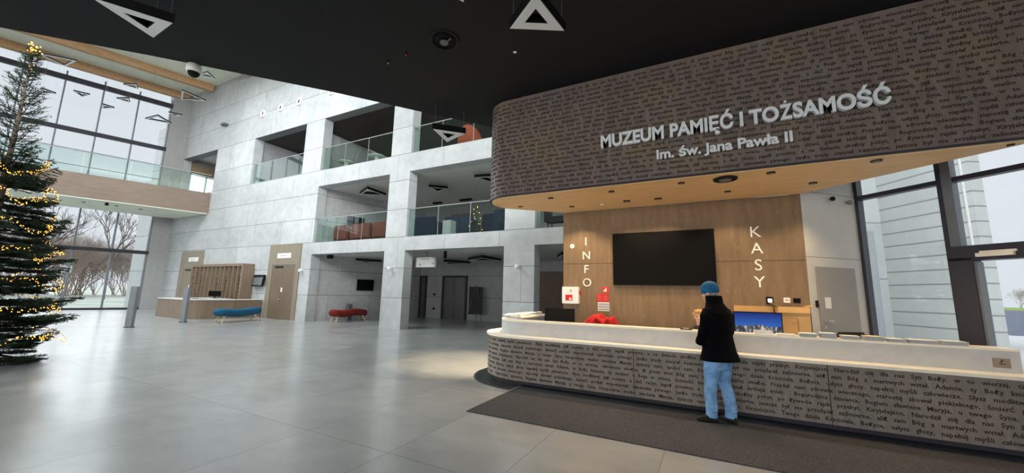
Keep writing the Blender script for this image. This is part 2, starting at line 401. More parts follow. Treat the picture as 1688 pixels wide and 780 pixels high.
# corridor behind the two high openings
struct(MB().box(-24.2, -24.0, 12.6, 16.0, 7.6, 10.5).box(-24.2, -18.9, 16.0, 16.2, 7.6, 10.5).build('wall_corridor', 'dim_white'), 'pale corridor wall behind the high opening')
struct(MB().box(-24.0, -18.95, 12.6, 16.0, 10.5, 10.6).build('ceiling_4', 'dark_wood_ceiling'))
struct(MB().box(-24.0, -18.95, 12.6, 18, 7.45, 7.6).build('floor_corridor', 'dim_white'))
w4 = struct(thing('window_4', (-21.5, 15.9, 8.0), 'white framed corridor window behind the high opening', 'window')); del w4['category']
MB().box(-23.6, -19.8, 15.94, 15.98, 8.0, 9.9).build('pane', 'window_light', w4)
m = MB().box(-23.7, -19.7, 15.86, 15.93, 7.9, 8.0).box(-23.7, -19.7, 15.86, 15.93, 9.9, 10.0)
for x in (-23.7, -22.45, -21.1, -19.8): m.box(x, x + .1, 15.86, 15.93, 8.0, 9.9)
m.build('window_frame', 'mullion_grey', w4)
# vestibule at the gallery end
struct(MB().box(-33.1, -28.0, 14.75, 15.0, 7.6, 11).box(-33.1, -33.0, 12.6, 14.75, 7.6, 11).box(-28.15, -28.0, 12.6, 14.75, 7.6, 11).build('wall_vestibule', 'dim_white'))
struct(MB().box(-33.0, -28.15, 12.6, 14.75, 10.75, 10.9).build('ceiling_vestibule', 'white_plaster'))
struct(MB().box(-33.0, -28.15, 12.6, 14.75, 7.4, 7.55).build('floor_vestibule', 'dim_white'))
# west window wall
w1 = struct(thing('window_1', (-35, 4, 0), 'tall glazed wall with dark transoms beside the Christmas tree', 'window')); del w1['category']
def wline(y, off=0): return (wx(y) + off, y)
ys = [11.15 - 1.56 * i for i in range(0, 14)]
YB = -9.0
def wstrip(m, y0, y1, z0, z1, o0, o1):
    return m.prism([(wx(y0) + o0, y0), (wx(y1) + o0, y1), (wx(y1) + o1, y1), (wx(y0) + o1, y0)], z0, z1)
m = MB()
for y in ys: wstrip(m, y - .035, y + .035, 0, 14.6, -.08, .06)
m.build('mullions', 'mullion_grey', w1)
for z0, z1, d in ((14.0, 14.3, .16), (10.85, 11.1, .14), (3.6, 3.82, .14), (0, .12, .06)):
    wstrip(MB(), YB, 11.2, z0, z1, -.05, d).build('transom', 'dark_frame', w1)
for z in (9.76, 8.78): wstrip(MB(), YB, 11.15, z - .02, z + .02, .08, .12).build('guard_rail', 'mullion_grey', w1)
wstrip(MB(), YB, 11.15, .05, 14.9, -.02, 0.0).build('pane', 'clear_glass', w1)
struct(MB().prism([(wx(11.18) - .35, 11.18), (wx(11.18) + .12, 11.18), (wx(11.6) + .15, 11.6), (-32.88, 12.1), (-33.3, 12.1)], 0, 15.5).build('wall_corner', 'dim_white'), 'pale pier between the glazed wall and the concrete wall')
struct(MB().prism([(wx(YB) - .4, YB), (19.9, YB), (19.9, YB - .3), (wx(YB) - .4, YB - .3)], 0, 15.6).build('wall_back', 'inner_concrete'), 'wall behind the visitor side of the hall')
# atrium roof and glulam beams
struct(MB().prism([(wx(YB) - .4, YB - .3), (19.9, YB - .3), (2.4, 12.6), (-33.4, 12.6), (wx(11) - .4, 11)], 15.32, 15.6).build('ceiling_atrium', 'roof_plaster'), 'pale sloping roof soffit above the hall')
for xb, lab in ((-33.0, 'honey coloured timber roof beam right above the glazed wall'), (-29.9, 'honey coloured timber roof beam nearest the black ceiling'), (-25.4, 'timber roof beam above the black ceiling')):
    d = Vector((-.2873, -.9578)); a = Vector((xb, 12.05)); b = a + d * 21.5
    tag(MB().slab(a, b, .32, 14.85, 15.32).build('roof_beam', 'glulam'), lab, 'beam', 'timber roof beams')
# black mezzanine ceiling above the camera
EDGE = [(-17.0, -9), (-9.06, .99), (-7.88, 2.29), (-6.14, 4.34), (-5.19, 5.6), (-4.24, 6.82), (-.2, 12.08)]
struct(MB().prism(EDGE + [(2.4, 12.08), (2.43, 8.69), (19.9, -9)], 5.25, 5.75).build('ceiling', 'black_ceiling_paint'), 'matt black ceiling above the reception')
# ------------------------------------------------------------------ reception: veneer wall, white wall, glass wall
struct(MB().box(-2.77, 1.44, 7.75, 8.0, 0, 3.33).build('wall_reception', 'reception_veneer'), 'brown wood veneer wall with the large screen')
WA, WB = Vector((1.44, 7.75)), Vector((2.43, 8.69))
struct(MB().slab(WA, WB, .2, 0, 5.25).build('wall_right', 'reception_concrete'), 'pale concrete wall with the grey service door')
wd = (WB - WA).normalized(); wnrm = Vector((wd.y, -wd.x)); ang = math.atan2(wd.y, wd.x)
def onw(u, off=0, z=0): p = WA + wd * u + wnrm * off; return Vector((p.x, p.y, z))
d4 = struct(thing('door_4', onw(.62, .02), 'grey service door with a small notice', 'door')); del d4['category']
d4l = MB().obox(onw(.62, .012, 1.055), (.90, .02, 2.11), ang).build('door_leaf', 'door_grey', d4, bevel=.003)
MB().obox(onw(.36, .026, 1.52), (.13, .004, .18), ang).build('notice', 'paper_white', d4l)
h = MB(); h.tube([onw(.25, .03, 1.23), onw(.25, .07, 1.23), onw(.38, .07, 1.23)], .010, 8); h.obox(onw(.25, .026, 1.23), (.05, .008, .05), ang); h.obox(onw(.25, .026, 1.13), (.04, .008, .04), ang)
h.build('door_handle', 'brushed_steel', d4l)
# glazed entrance front
w2 = struct(thing('window_2', (G0.x + .8, G0.y - .8, 0), 'glazed front with dark mullions beside the grey service door', 'window')); del w2['category']
ga = math.atan2(GD.y, GD.x)
def ong(u, off=0, z=0): p = G0 + GD * u + Vector((GD.y, -GD.x)) * off; return Vector((p.x, p.y, z))   # +off towards the hall
def gbox(m, u0, u1, o0, o1, z0, z1):
    c = ong((u0 + u1) / 2, (o0 + o1) / 2, (z0 + z1) / 2); return m.obox(c, (abs(u1 - u0), abs(o1 - o0), z1 - z0), ga)
gbox(MB(), 0, 24, -.01, .01, 0, 5.25).build('pane', 'clear_glass', w2)
gbox(MB(), .0, .05, -.06, .08, 0, 5.25).build('mullion', 'dark_frame', w2)
m = MB(); gbox(m, 1.08, 1.13, -.07, .10, 0, 5.25); m.build('mullion', 'dark_frame', w2)
m = MB(); gbox(m, 1.13, 1.24, -.06, .09, 0, 5.25); m.build('mullion', 'mullion_grey', w2)
for u in (3.4, 5.6, 8, 10.4, 13, 16, 19, 22): gbox(MB(), u, u + .1, -.06, .09, 0, 5.25).build('mullion', 'dark_frame', w2)
gbox(MB(), .05, 24, -.05, .07, 3.33, 3.40).build('transom', 'dark_frame', w2)
gbox(MB(), 3.4, 24, -.05, .07, 2.2, 2.35).build('transom', 'dark_frame', w2)
d1 = struct(thing('door_1', ong(2.2, 0, 0), 'black framed glass entrance door at the right edge', 'door')); del d1['category']
m = MB(); gbox(m, 1.11, 1.34, -.09, .13, 0, 2.2); gbox(m, 1.11, 3.4, -.09, .13, 2.16, 2.37); gbox(m, 3.2, 3.4, -.09, .13, 0, 2.2); m.build('door_frame', 'dark_frame', d1)
m = MB(); gbox(m, 1.34, 1.37, -.06, .10, .02, 2.14); gbox(m, 1.37, 3.1, -.06, .10, .02, .12); gbox(m, 3.1, 3.2, -.06, .10, .02, 2.14); m.build('door_leaf', 'mullion_grey', d1)
m = MB(); gbox(m, 1.40, 1.74, .13, .19, 2.20, 2.25); gbox(m, 1.43, 1.76, .12, .16, 2.25, 2.28); m.build('door_closer', 'warm_counter_edge', d1)
# mat and dark ring in front of the desk
tag(MB().prism([(-2.93, 4.44), (-2.93, 6.6), (4.3, 6.55), (6.4, 4.44)], 0, .012).build('entrance_mat', 'charcoal_carpet'), 'large charcoal carpet mat in front of the reception desk', 'mat')

# ------------------------------------------------------------------ reception desk
def arc(cx, cy, r, a0, a1, n): return [Vector((cx + r * math.cos(a0 + (a1 - a0) * i / n), cy + r * math.sin(a0 + (a1 - a0) * i / n))) for i in range(n + 1)]
def normals(path):     # right-hand side of travel = outside
    out = []
    for i in range(len(path)):
        d = (path[min(i + 1, len(path) - 1)] - path[max(i - 1, 0)]).normalized(); out.append(Vector((d.y, -d.x)))
    return out
def offs(path, d):
    ns = normals(path); return [p + n * d for p, n in zip(path, ns)]
# travelling from the back left end, round the nose, to the right; outside is on the right-hand side
DESK = [Vector((-3.98, 8.9)), Vector((-3.98, 8.0))] + arc(-2.98, 7.0, 1.0, PI, 1.5 * PI, 18) + [Vector((-1.0, 6.0)), Vector((1.5, 6.0)), Vector((3.75, 6.0))]
def out(path, d): return offs(path, d)
desk = thing('reception_desk', (0, 6.4, 0), 'long curved reception desk clad in printed grey brown panels', 'desk')
MB().strip(out(DESK, -.45), out(DESK, -.16), 0.013, .10).build('plinth', 'dark_frame', desk)
MB().strip(out(DESK, -.12), DESK, .10, .79).build('front_panel', 'desk_cladding', desk)
MB().strip(out(DESK, -.34), out(DESK, .035), .79, .825).build('ledge', 'warm_counter_edge', desk)
MB().strip(out(DESK, -.95), out(DESK, -.13), .72, .755).build('worktop', 'pale_counter', desk)
DU = DESK[:-1] + [Vector((2.93, 6.0))]
MB().strip(out(DU, -.30), out(DU, -.25), .825, 1.055).build('upper_panel', 'counter_panel', desk)
MB().strip(out(DU, -.52), out(DU, -.245), 1.055, 1.08).build('counter_top', 'warm_counter_edge', desk)
wp = MB().obox((2.78, 6.243, .925), (.13, .008, .10)).build('wheelchair_plate', 'taupe_laminate', desk)
p = MB(); p.obox((2.78, 6.236, .945), (.012, .004, .03), 0, 0, .3); p.obox((2.79, 6.236, .918), (.035, .004, .008)); p.obox((2.765, 6.236, .918), (.02, .004, .008), 0, 0, .9)
p.build('plate_symbol', 'printed_ink', wp)
for x in (-1.05, 1.22):
    MB().box(x - .004, x + .004, 5.996, 6.01, .1, .79).build('panel_joint', 'printed_ink', desk)
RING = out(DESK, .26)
struct(MB().strip(out(DESK, -.1)[:21], RING[:21], 0.0, .004).build('trim_6', 'dark_band'), 'dark band on the floor round the nose of the desk')  # darker band following the desk outline
POEM = ('Bogurodzica dziewica, Bogiem sławiena Maryja, u twego Syna, Hospodyna, matko zwolena Maryja, zyszczy nam, spuści nam. Kiryjelejzon. Twego dziela Krzciciela, Bożyce, usłysz głosy, '
        'napełnij myśli człowiecze. Słysz modlitwę, jąż nosimy, a dać raczy, jegoż prosimy, a na świecie zbożny pobyt, po żywocie rajski przebyt. Kiryjelejzon. Narodził się dla nas Syn Boży, '
        'w to wierzaj, człowiecze zbożny, iż przez trud Bóg swój lud odjął diablej strażej. Przydał nam zdrowia wiecznego, starostę skował piekielnego, śmierć podjął, wspomionął człowieka pirwego. '
        'Jenże trudy cierpiał bezmierne, jeszcze był nie prześpiał zaśmierne, aliż sam Bóg z martwych wstał. Adamie, ty Boży kmieciu, ty siedzisz u Boga w wiecu, domieść twe dzieci, gdzież królują anieli. ').split(' ')
def pathfn(path):
    L = [0]
    for a, b in zip(path, path[1:]): L.append(L[-1] + (b - a).length)
    ns = normals(path)
    def f(s):
        s = max(0, min(L[-1] - 1e-6, s))
        for i in range(len(path) - 1):
            if s <= L[i + 1]:
                t = (s - L[i]) / (L[i + 1] - L[i]); return path[i].lerp(path[i + 1], t), ns[i].lerp(ns[i + 1], t).normalized()
        return path[-1], ns[-1]
    return f, L[-1]
def print_text(name, path, s0, z_top, z_bot, rows, size, parent, seed):
    f, L = pathfn(path); V = []; F = []; rnd = random.Random(seed); wi = rnd.randrange(40)
    # one cached mesh per word
    cache = {}
    for r in range(rows):
        z = z_top - (z_top - z_bot) * (r + .78) / rows; s = s0 + rnd.random() * .08
        while True:
            w = POEM[wi % len(POEM)]; wi += 1
            if w not in cache:
                m = text_mesh(w, size, 0, size * (.036 if rows > 10 else .024), 1); cache[w] = ([tuple(v.co) for v in m.vertices], [tuple(p.vertices) for p in m.polygons], width(m)[1])
            vs, fs, wd_ = cache[w]
            if s + wd_ > L - .03: break
            n = len(V)
            for (x, y, _) in vs:
                p, nn = f(s + x); q = p + nn * .0035; V.append((q.x, q.y, z + y))
            F += [tuple(i + n for i in q) for q in fs]
            s += wd_ + size * .75
    m = MB(); m.v = V; m.f = F
    return m.build(name, 'printed_ink', parent, recalc=False)
print_text('printed_text', DESK[1:], .1, .775, .125, 8, .066, desk, 3)

# ------------------------------------------------------------------ canopy over the desk
CAN = [Vector((-2.78, 7.72)), Vector((-3.3 - .707 * .55, 6.55 + .707 * .55))] + arc(-3.3, 6.55, .55, .75 * PI, 1.5 * PI, 20)[1:] + [Vector((-1.5, 6.0)), Vector((1, 6.0)), Vector((3.42, 6.0))]
canopy = thing('reception_canopy', (0, 6.9, 3.33), 'brown canopy printed with lines of text above the reception desk', 'canopy')
back = [Vector((3.42, 6.0)), Vector((3.42, 6.04)), Vector((1.46, 7.74)), Vector((-2.78, 7.74))]
MB().prism(CAN + back[1:], 3.36, 5.24).build('fascia', 'canopy_cladding', canopy)
inn = out(CAN, -.04)
MB().prism(inn + [Vector((3.32, 6.04)), Vector((1.46, 7.70)), Vector((-2.70, 7.70))], 3.325, 3.36).build('soffit', 'birch_soffit', canopy)
MB().strip(out(CAN, -.018), out(CAN, .004), 3.335, 3.362).build('edge_trim', 'dark_frame', canopy)
print_text('printed_text', CAN, .12, 5.20, 3.38, 22, .066, canopy, 11)
def downlight(x, y, z, r, label, name='recessed_downlight', glow=False, mat='grey_plastic'):
    t = thing(name, (x, y, z), label, 'ceiling light', 'downlights set into the canopy soffit')
    tr_ = MB().lathe(x, y, [(r * .75, z - .001), (r * .78, z - .012), (r, z - .012), (r * 1.02, z)], 20, True).build('trim_ring', 'black_plastic', t)
    MB().cyl(x, y, z - .0155, z - .012, r * .6, 16).build('lens', 'downlight_glow' if glow else mat, tr_)
    return t
DL = [(-2.53, 6.38, .05), (-1.41, 6.36, .05), (-.31, 6.28, .05), (.85, 6.23, .055), (1.96, 6.19, .06), (1.48, 7.04, .055), (3.07, 6.12, .03), (-2.39, 7.18, .05), (-1.30, 7.13, .065), (-.75, 7.16, .065), (.35, 7.09, .05)]
names = ['leftmost dark downlight of the front row', 'second dark downlight of the front row', 'third front row downlight, left of the round speaker,', 'dark downlight just right of the round speaker grille',
         'dark downlight of the front row near the glazed wall', 'dark downlight close to the pale concrete wall', 'rightmost dark downlight at the picture edge', 'small downlight near the left back corner of the soffit',
         'wide oval downlight in the back row', 'black round downlight right of the wide oval one', 'small black downlight above the KASY lettering']
for (x, y, r), nme in zip(DL, names):
    downlight(x, y, 3.325, r, nme + ' of the canopy soffit')
    L_ = light('downlight_beam', 'SPOT', (x, y, 3.29), (x, y, 0), 90 if (x, y) == (-2.39, 7.18) else 60, (1.0, .72, .42), spot_size=2.1, spot_blend=.6, shadow_soft_size=.03)
t = thing('round_ceiling_speaker', (.29, 6.3, 3.325), 'large round black speaker in the canopy soffit', 'speaker')
MB().lathe(.29, 6.3, [(.13, 3.324), (.13, 3.30), (.16, 3.305), (.165, 3.325)], 28).build('ring', 'black_plastic', t)
MB().cyl(.29, 6.3, 3.296, 3.30, .09, 20).build('grille', 'grey_plastic', t)
t = thing('smoke_detector', (-1.79, 7.2, 3.325), 'tiny white detector on the canopy soffit above the screen', 'detector')
MB().lathe(-1.79, 7.2, [(.035, 3.325), (.035, 3.31), (.02, 3.30)], 16).build('housing', 'white_plastic', t)

downlight(-3.36, 6.80, 3.325, .045, 'small downlight at the rounded nose of the canopy soffit')
light('downlight_beam', 'SPOT', (-3.36, 6.80, 3.29), (-4.75, 7.4, 0), 1500, (1.0, .80, .52), spot_size=1.0, spot_blend=.8, shadow_soft_size=.05)
# ------------------------------------------------------------------ lettering
def letters(name, s, x0, x1, z, cap, y, mat, label, spacing=1.0, extrude=.02, off=.0, cat='lettering'):
    t = thing(name, ((x0 + x1) / 2, y, z), label, cat)
    size = cap / .682; full = text_mesh(s, size, 0, off, 4); a, b = width(full); k = (x1 - x0) / (b - a)
    for i, ch in enumerate(s):
        if ch == ' ': continue
        _, e = width(text_mesh(s[:i + 1], size, 0, off, 2)); m = text_mesh(ch, size, extrude, off, 4); c0, c1 = width(m)
        xs = x0 + (e - a) * k - (c1 - c0) * k
        if ch == 'Ż':     # plain Z with a separate round dot, joined in one letter mesh
            w0 = c1 - c0; m = text_mesh('Z', size, extrude, off, 4); c0, c1 = width(m); sq = w0 / (c1 - c0); q = MB(); q.v = [(v.co.x * sq, v.co.y, v.co.z) for v in m.vertices]; c0 *= sq; c1 *= sq; q.f = [tuple(f.vertices) for f in m.polygons]
            cx_ = (c0 + c1) / 2; q.cyl(cx_, size * .83, -extrude, extrude, size * .068, 16); m = q.mesh('letter')
        M = Matrix.Translation((xs, y, z)) @ Matrix.Scale(k, 4, (1, 0, 0)) @ Matrix.Rotation(PI / 2, 4, 'X') @ Matrix.Translation((-c0, 0, 0))
        m.transform(M)
        o = link('letter', m, mat, t)
    return t
letters('museum_name_lettering', 'MUZEUM PAMIĘĆ I TOŻSAMOŚĆ', -1.47, 2.08, 3.955, .195, 5.93, 'letter_steel', 'raised steel letters MUZEUM PAMIĘĆ I TOŻSAMOŚĆ on the canopy', extrude=.03, off=.010)
letters('museum_subtitle_lettering', 'Im. św. Jana Pawła II', -.62, 1.08, 3.64, .135, 5.94, 'letter_steel', 'smaller raised steel letters im. św. Jana Pawła II below the museum name', extrude=.022, off=.006)
def vertical(name, s, xs, zs, cap, label):
    t = thing(name, (xs[0], 7.74, zs[-1]), label, 'lettering')
    for ch, x, z in zip(s, xs, zs):
        m = text_mesh(ch, cap / .682, .004, 0, 4); a, b = width(m)
        m.transform(Matrix.Translation((x, 7.742, z - cap / 2)) @ Matrix.Rotation(PI / 2, 4, 'X') @ Matrix.Translation((-(a + b) / 2, 0, 0))); link('letter', m, 'white_paint', t)
vertical('info_lettering', 'INFO', [-2.27, -2.26, -2.26, -2.25], [2.68, 2.385, 2.095, 1.82], .165, 'white letters I N F O stacked on the wood wall')
vertical('ticket_desk_lettering', 'KASY', [.765, .765, .77, .77], [2.72, 2.43, 2.14, 1.85], .185, 'white letters K A S Y stacked on the wood wall')
# ------------------------------------------------------------------ things on the veneer wall
YV = 7.75
t = thing('wall_television', (-.79, YV - .04, 1.77), 'large switched off black television on the wood wall', 'television')
bz = MB().box(-1.70, .125, YV - .07, YV, 1.77, 2.805).build('bezel', 'black_plastic', t, bevel=.004)
MB().box(-1.69, .115, YV - .073, YV - .070, 1.79, 2.795).build('screen', 'dark_screen', bz)
t = thing('wall_disc', (-2.57, YV, 2.55), 'round white disc beside the INFO letters', 'sensor')
MB().loft([[(-2.57 + r * math.cos(2 * PI * k / 24), y, 2.59 + r * math.sin(2 * PI * k / 24)) for k in range(24)] for r, y in ((.048, YV), (.048, YV - .015), (.04, YV - .02))]).build('cover', 'white_plastic', t)
t = thing('defibrillator_cabinet', (-2.58, YV, 1.38), 'white wall cabinet with a red picture left of the red signs', 'cabinet')
MB().box(-2.76, -2.40, YV - .12, YV, 1.375, 1.725).build('case', 'white_plastic', t, bevel=.008)
rl = MB().box(-2.68, -2.53, YV - .124, YV - .12, 1.44, 1.56).build('red_label', 'sign_red', t)
MB().box(-2.60, -2.55, YV - .127, YV - .124, 1.45, 1.50).build('label_detail', 'paper_white', rl)
MB().box(-2.58, -2.55, YV - .124, YV - .12, 1.62, 1.67).build('lamp', 'tiny_text_grey', t)
MB().obox((-2.39, YV - .07, 1.60), (.02, .04, .08)).build('red_side_mark', 'sign_red', t)
t = thing('fire_alarm_sign', (-1.875, YV, 1.62), 'small red fire sign with a white symbol, topmost of the red signs', 'sign')
sp_ = MB().box(-1.94, -1.81, YV - .006, YV, 1.61, 1.735).build('plate', 'sign_red', t)
MB().box(-1.875, -1.85, YV - .009, YV - .006, 1.64, 1.71).box(-1.91, -1.88, YV - .009, YV - .006, 1.64, 1.67).build('symbol', 'paper_white', sp_)
t = thing('fire_instruction_sign', (-1.93, YV, 1.43), 'pair of red square fire signs above the white notice', 'sign')
for x0 in (-2.055, -1.93):
    sp_ = MB().box(x0, x0 + .12, YV - .012, YV, 1.43, 1.585).build('plate', 'sign_red', t, bevel=.003)
    m = MB()
    for q in range(3): m.box(x0 + .02, x0 + .10, YV - .014, YV - .012, 1.465 + q * .035, 1.475 + q * .035)
    m.build('symbol', 'lip', sp_)
t = thing('printed_notice', (-1.92, YV, 1.25), 'white notice with a dark pattern under the red signs', 'notice')
sp_ = MB().box(-2.03, -1.80, YV - .004, YV, 1.25, 1.425).build('sheet', 'paper_white', t)
m = MB()
for i in range(4):
    for j in range(3):
        m.box(-2.015 + i * .053, -1.965 + i * .053, YV - .006, YV - .004, 1.265 + j * .05, 1.30 + j * .05)
m.build('printed_pattern', 'tiny_text_grey', sp_)
t = thing('door_entry_panel', (.89, YV, 1.5), 'black wall panel with a lit white square', 'wall panel')
sp_ = MB().box(.84, .945, YV - .025, YV, 1.475, 1.60).build('housing', 'black_plastic', t, bevel=.006); MB().box(.865, .925, YV - .028, YV - .025, 1.505, 1.565).build('display', 'window_light', sp_)
t = thing('thermostat', (1.13, YV, 1.5), 'white square wall thermostat between the black panel and the black socket', 'thermostat')
MB().box(1.085, 1.175, YV - .02, YV, 1.505, 1.59).build('housing', 'white_plastic', t, bevel=.005); MB().box(1.11, 1.15, YV - .022, YV - .02, 1.54, 1.56).build('display', 'tiny_text_grey', t)
t = thing('black_wall_socket', (1.27, YV, 1.5), 'black double wall socket next to the corner of the wood wall', 'socket')
MB().box(1.215, 1.315, YV - .015, YV, 1.505, 1.585).build('plate', 'black_plastic', t, bevel=.004); MB().box(1.225, 1.26, YV - .018, YV - .015, 1.52, 1.57).box(1.27, 1.305, YV - .018, YV - .015, 1.52, 1.57).build('insert', 'dark_screen', t)
tag(MB().obox(onw(.12, .02, 1.50), (.035, .03, .11), ang).build('card_reader', 'black_plastic', bevel=.004), 'small black card reader left of the grey service door', 'card reader')
for u, z, nm, lb, mt in ((.68, 3.30, 'wall_sensor', 'dark round wall sensor high on the pale concrete wall', 'black_plastic'), (1.08, 3.27, 'wall_floodlight', 'small beige fitting beside the round sensor', 'taupe_laminate')):
    t = thing(nm, onw(u, 0, z), lb, 'sensor')
    MB().ball(onw(u, .05, z), .04).build('head', mt, t, smooth=True); MB().tube([onw(u, 0, z), onw(u, .04, z)], .012).build('bracket', 'grey_plastic', t)
# ------------------------------------------------------------------ things on and behind the desk
def monitor(x, y, z, w, h, rz, label, name='computer_monitor', scr='dark_screen'):
    t = thing(name, (0, 0, 0), label, 'monitor')
    cs = MB().box(-w / 2, w / 2, -.02, .02, .12, .12 + h).build('case', 'black_plastic', t, bevel=.004)
    MB().box(-w / 2 + .015, w / 2 - .015, -.023, -.02, .14, .105 + h).build('screen', scr, cs)
    MB().box(-.03, .03, .02, .05, .0, .25).build('stand', 'black_plastic', t); MB().box(-.12, .12, -.06, .12, 0, .012).build('foot', 'black_plastic', t)
    t.location = (x, y, z); t.rotation_euler = (0, 0, rz); return t
monitor(-2.48, 6.74, .755, .56, .43, PI + .1, 'black monitor back at the left end of the reception desk')
monitor(.64, 7.12, .757, .64, .48, -.05, 'monitor showing a blue night picture of a lit building', 'picture_monitor', 'desktop_picture')
t = thing('side_desk', (.9, 7.35, 0), 'low back desk under the picture monitor', 'desk')
MB().box(.2, 1.42, 6.98, 7.72, .72, .755).build('desktop', 'pale_counter', t); MB().box(.22, .26, 7.0, 7.7, 0, .72).box(1.36, 1.40, 7.0, 7.7, 0, .72).build('side_panel', 'taupe_laminate', t)
t = thing('cardboard_box', (1.12, 7.48, .755), 'open brown cardboard box behind the monitor and against the wood wall', 'box')
bxc = MB().box(.94, 1.34, 7.28, 7.70, .755, 1.44).build('carton', 'cardboard', t, bevel=.004)
m = MB(); m.obox((1.14, 7.262, 1.40), (.40, .09, .006), 0, 1.35); m.obox((.92, 7.5, 1.47), (.09, .40, .006), 0, 0, .5); m.obox((1.36, 7.5, 1.46), (.08, .40, .006), 0, 0, -.3); m.build('flap', 'cardboard', bxc)
MB().box(1.10, 1.19, 7.275, 7.28, 1.20, 1.212).box(1.00, 1.18, 7.275, 7.28, 1.27, 1.278).box(1.175, 1.19, 7.275, 7.28, 1.05, 1.27).build('tape', 'tape_brown', bxc)
t = thing('flat_carton', (.62, 7.6, .755), 'flattened cardboard piece behind the picture monitor', 'box')
MB().box(.36, .92, 7.60, 7.70, .755, 1.44).build('carton', 'cardboard', t, bevel=.004)
def paper_stack(x0, x1, y, z, h, mat, label, cover=None, rz=0):
    t = thing('leaflet_stack', ((x0 + x1) / 2, y, z), label, 'leaflets', 'leaflet stacks along the counter top')
    n = max(2, int(h / .006)); m = MB()
    for i in range(n): m.obox(((x0 + x1) / 2 + random.uniform(-.006, .006), y + random.uniform(-.006, .006), z + h * (i + .5) / n), (x1 - x0, .16, h / n * .85), rz + random.uniform(-.04, .04))
    m.build('pages', mat, t); MB().obox(((x0 + x1) / 2, y, z + h + .002), (x1 - x0, .16, .003), rz).build('cover', cover or mat, t); return t
ZT = 1.0805
t = thing('leaflet_tray', (.62, 6.33, ZT), 'clear white leaflet holder right of the visitor', 'holder')
MB().box(.52, .73, 6.29, 6.30, ZT, ZT + .045).box(.52, .73, 6.42, 6.43, ZT, ZT + .05).box(.52, .73, 6.30, 6.42, ZT, ZT + .006).build('tray', 'paper_white', t)
PS = [(.78, .98, .012, 'paper_white', None, 'thin pale leaflet stack right of the leaflet holder'), (1.03, 1.20, .03, 'paper_grey', 'paper_white', 'grey edged leaflet stack before the cardboard box'),
      (1.25, 1.40, .04, 'paper_grey', 'paper_white', 'tallest white leaflet stack on the counter'), (1.46, 1.63, .028, 'paper_grey', 'warm_counter_edge', 'beige topped leaflet stack left of the yellow one'),
      (1.68, 1.84, .034, 'paper_grey', 'paper_yellow', 'leaflet stack with a yellow cover'), (1.88, 2.04, .024, 'paper_grey', 'warm_counter_edge', 'leaflet stack right of the yellow one'),
      (2.08, 2.32, .026, 'paper_grey', 'paper_white', 'wide leaflet stack near the right end'), (2.36, 2.56, .028, 'paper_grey', 'warm_counter_edge', 'last leaflet stack on the right of the counter')]
for x0, x1, h_, a, b, lb in PS: paper_stack(x0, x1, 6.34, ZT, h_ * 1.5, a, lb, b)
lf, LL = pathfn(out(DU, -.37))
for i in range(10):
    s = .55 + i * .23; p, n = lf(s); rz = math.atan2(n.x, -n.y) if False else math.atan2(n.y, n.x) + PI / 2
    t = thing('leaflet_pile', (p.x, p.y, ZT), 'white leaflet pile on the curved left end of the counter', 'leaflets', 'loose leaflets on the curved counter end')
    for q in range(3):
        pp = p + Vector((random.uniform(-.03, .03), random.uniform(-.03, .03))); m = MB(); m.obox((pp.x, pp.y, ZT + .013 + q * .024), (.16, .11, .020), rz + random.uniform(-.5, .5), random.uniform(-.02, .02)); m.build('leaflet', 'paper_white' if q != 1 else 'paper_grey', t)
t = thing('dark_stapler_tray', (-.35, 6.36, ZT), 'small dark tray on the counter left of the visitor', 'tray')
MB().box(-.42, -.26, 6.31, 6.43, ZT, ZT + .014).build('tray', 'black_plastic', t, bevel=.003); MB().box(-.38, -.3, 6.34, 6.38, ZT + .014, ZT + .022).build('pen', 'paper_white', t)
# office chairs with the red coat and a dark one at the right
def office_chair(x, y, rz, label, top=1.02):
    t = thing('office_chair', (0, 0, 0), label, 'chair', 'chairs behind the reception desk')
    MB().lathe(0, 0, [(.03, .06), (.03, .42)], 12).build('post', 'grey_plastic', t)
    for k in range(5):
        a = 2 * PI * k / 5; m = MB(); m.tube([(0, 0, .08), (.26 * math.cos(a), .26 * math.sin(a), .06)], [.022, .014]); m.ball((.26 * math.cos(a), .26 * math.sin(a), .03), .03, 8, 6); m.build('leg', 'black_plastic', t)
    MB().obox((0, 0, .46), (.46, .46, .08)).build('seat', 'dark_fabric', t, bevel=.03)
    MB().obox((0, .23, .50 + (top - .5) / 2), (.44, .06, top - .5)).build('backrest', 'dark_fabric', t, bevel=.025)
    t.location = (x, y, 0); t.rotation_euler = (0, 0, rz); return t
office_chair(-1.88, 7.2, 0, 'office chair under the red coat', 1.0)
office_chair(1.95, 7.25, .5, 'black backed office chair before the grey service door', 1.10)
m = MB()
def blob(m, pts, r, n=10): return m.tube(pts, r, n)
m.tube([(-2.18, 7.42, .80), (-2.16, 7.40, .98), (-2.02, 7.40, 1.10), (-1.86, 7.40, 1.15), (-1.68, 7.40, 1.12), (-1.60, 7.42, .96), (-1.58, 7.42, .80)], [.07, .09, .09, .08, .09, .08, .06], 12)
m.tube([(-2.05, 7.33, .75), (-2.0, 7.33, 1.05)], [.09, .07], 10); m.tube([(-1.78, 7.32, .75), (-1.82, 7.34, 1.1)], [.10, .07], 10); m.tube([(-1.92, 7.34, .7), (-1.90, 7.36, 1.08)], [.10, .08], 10); m.tube([(-1.66, 7.34, .72), (-1.72, 7.35, 1.1)], [.06, .08], 10)
m.tube([(-2.1, 7.35, 1.0), (-1.93, 7.30, 1.13), (-1.8, 7.30, 1.02), (-1.72, 7.30, 1.14)], [.04, .05, .05, .05], 10)
o = m.build('red_coat', 'coat_red', None, True, remesh=.018); tag(o, 'bright red coat draped over a chair behind the desk', 'coat')

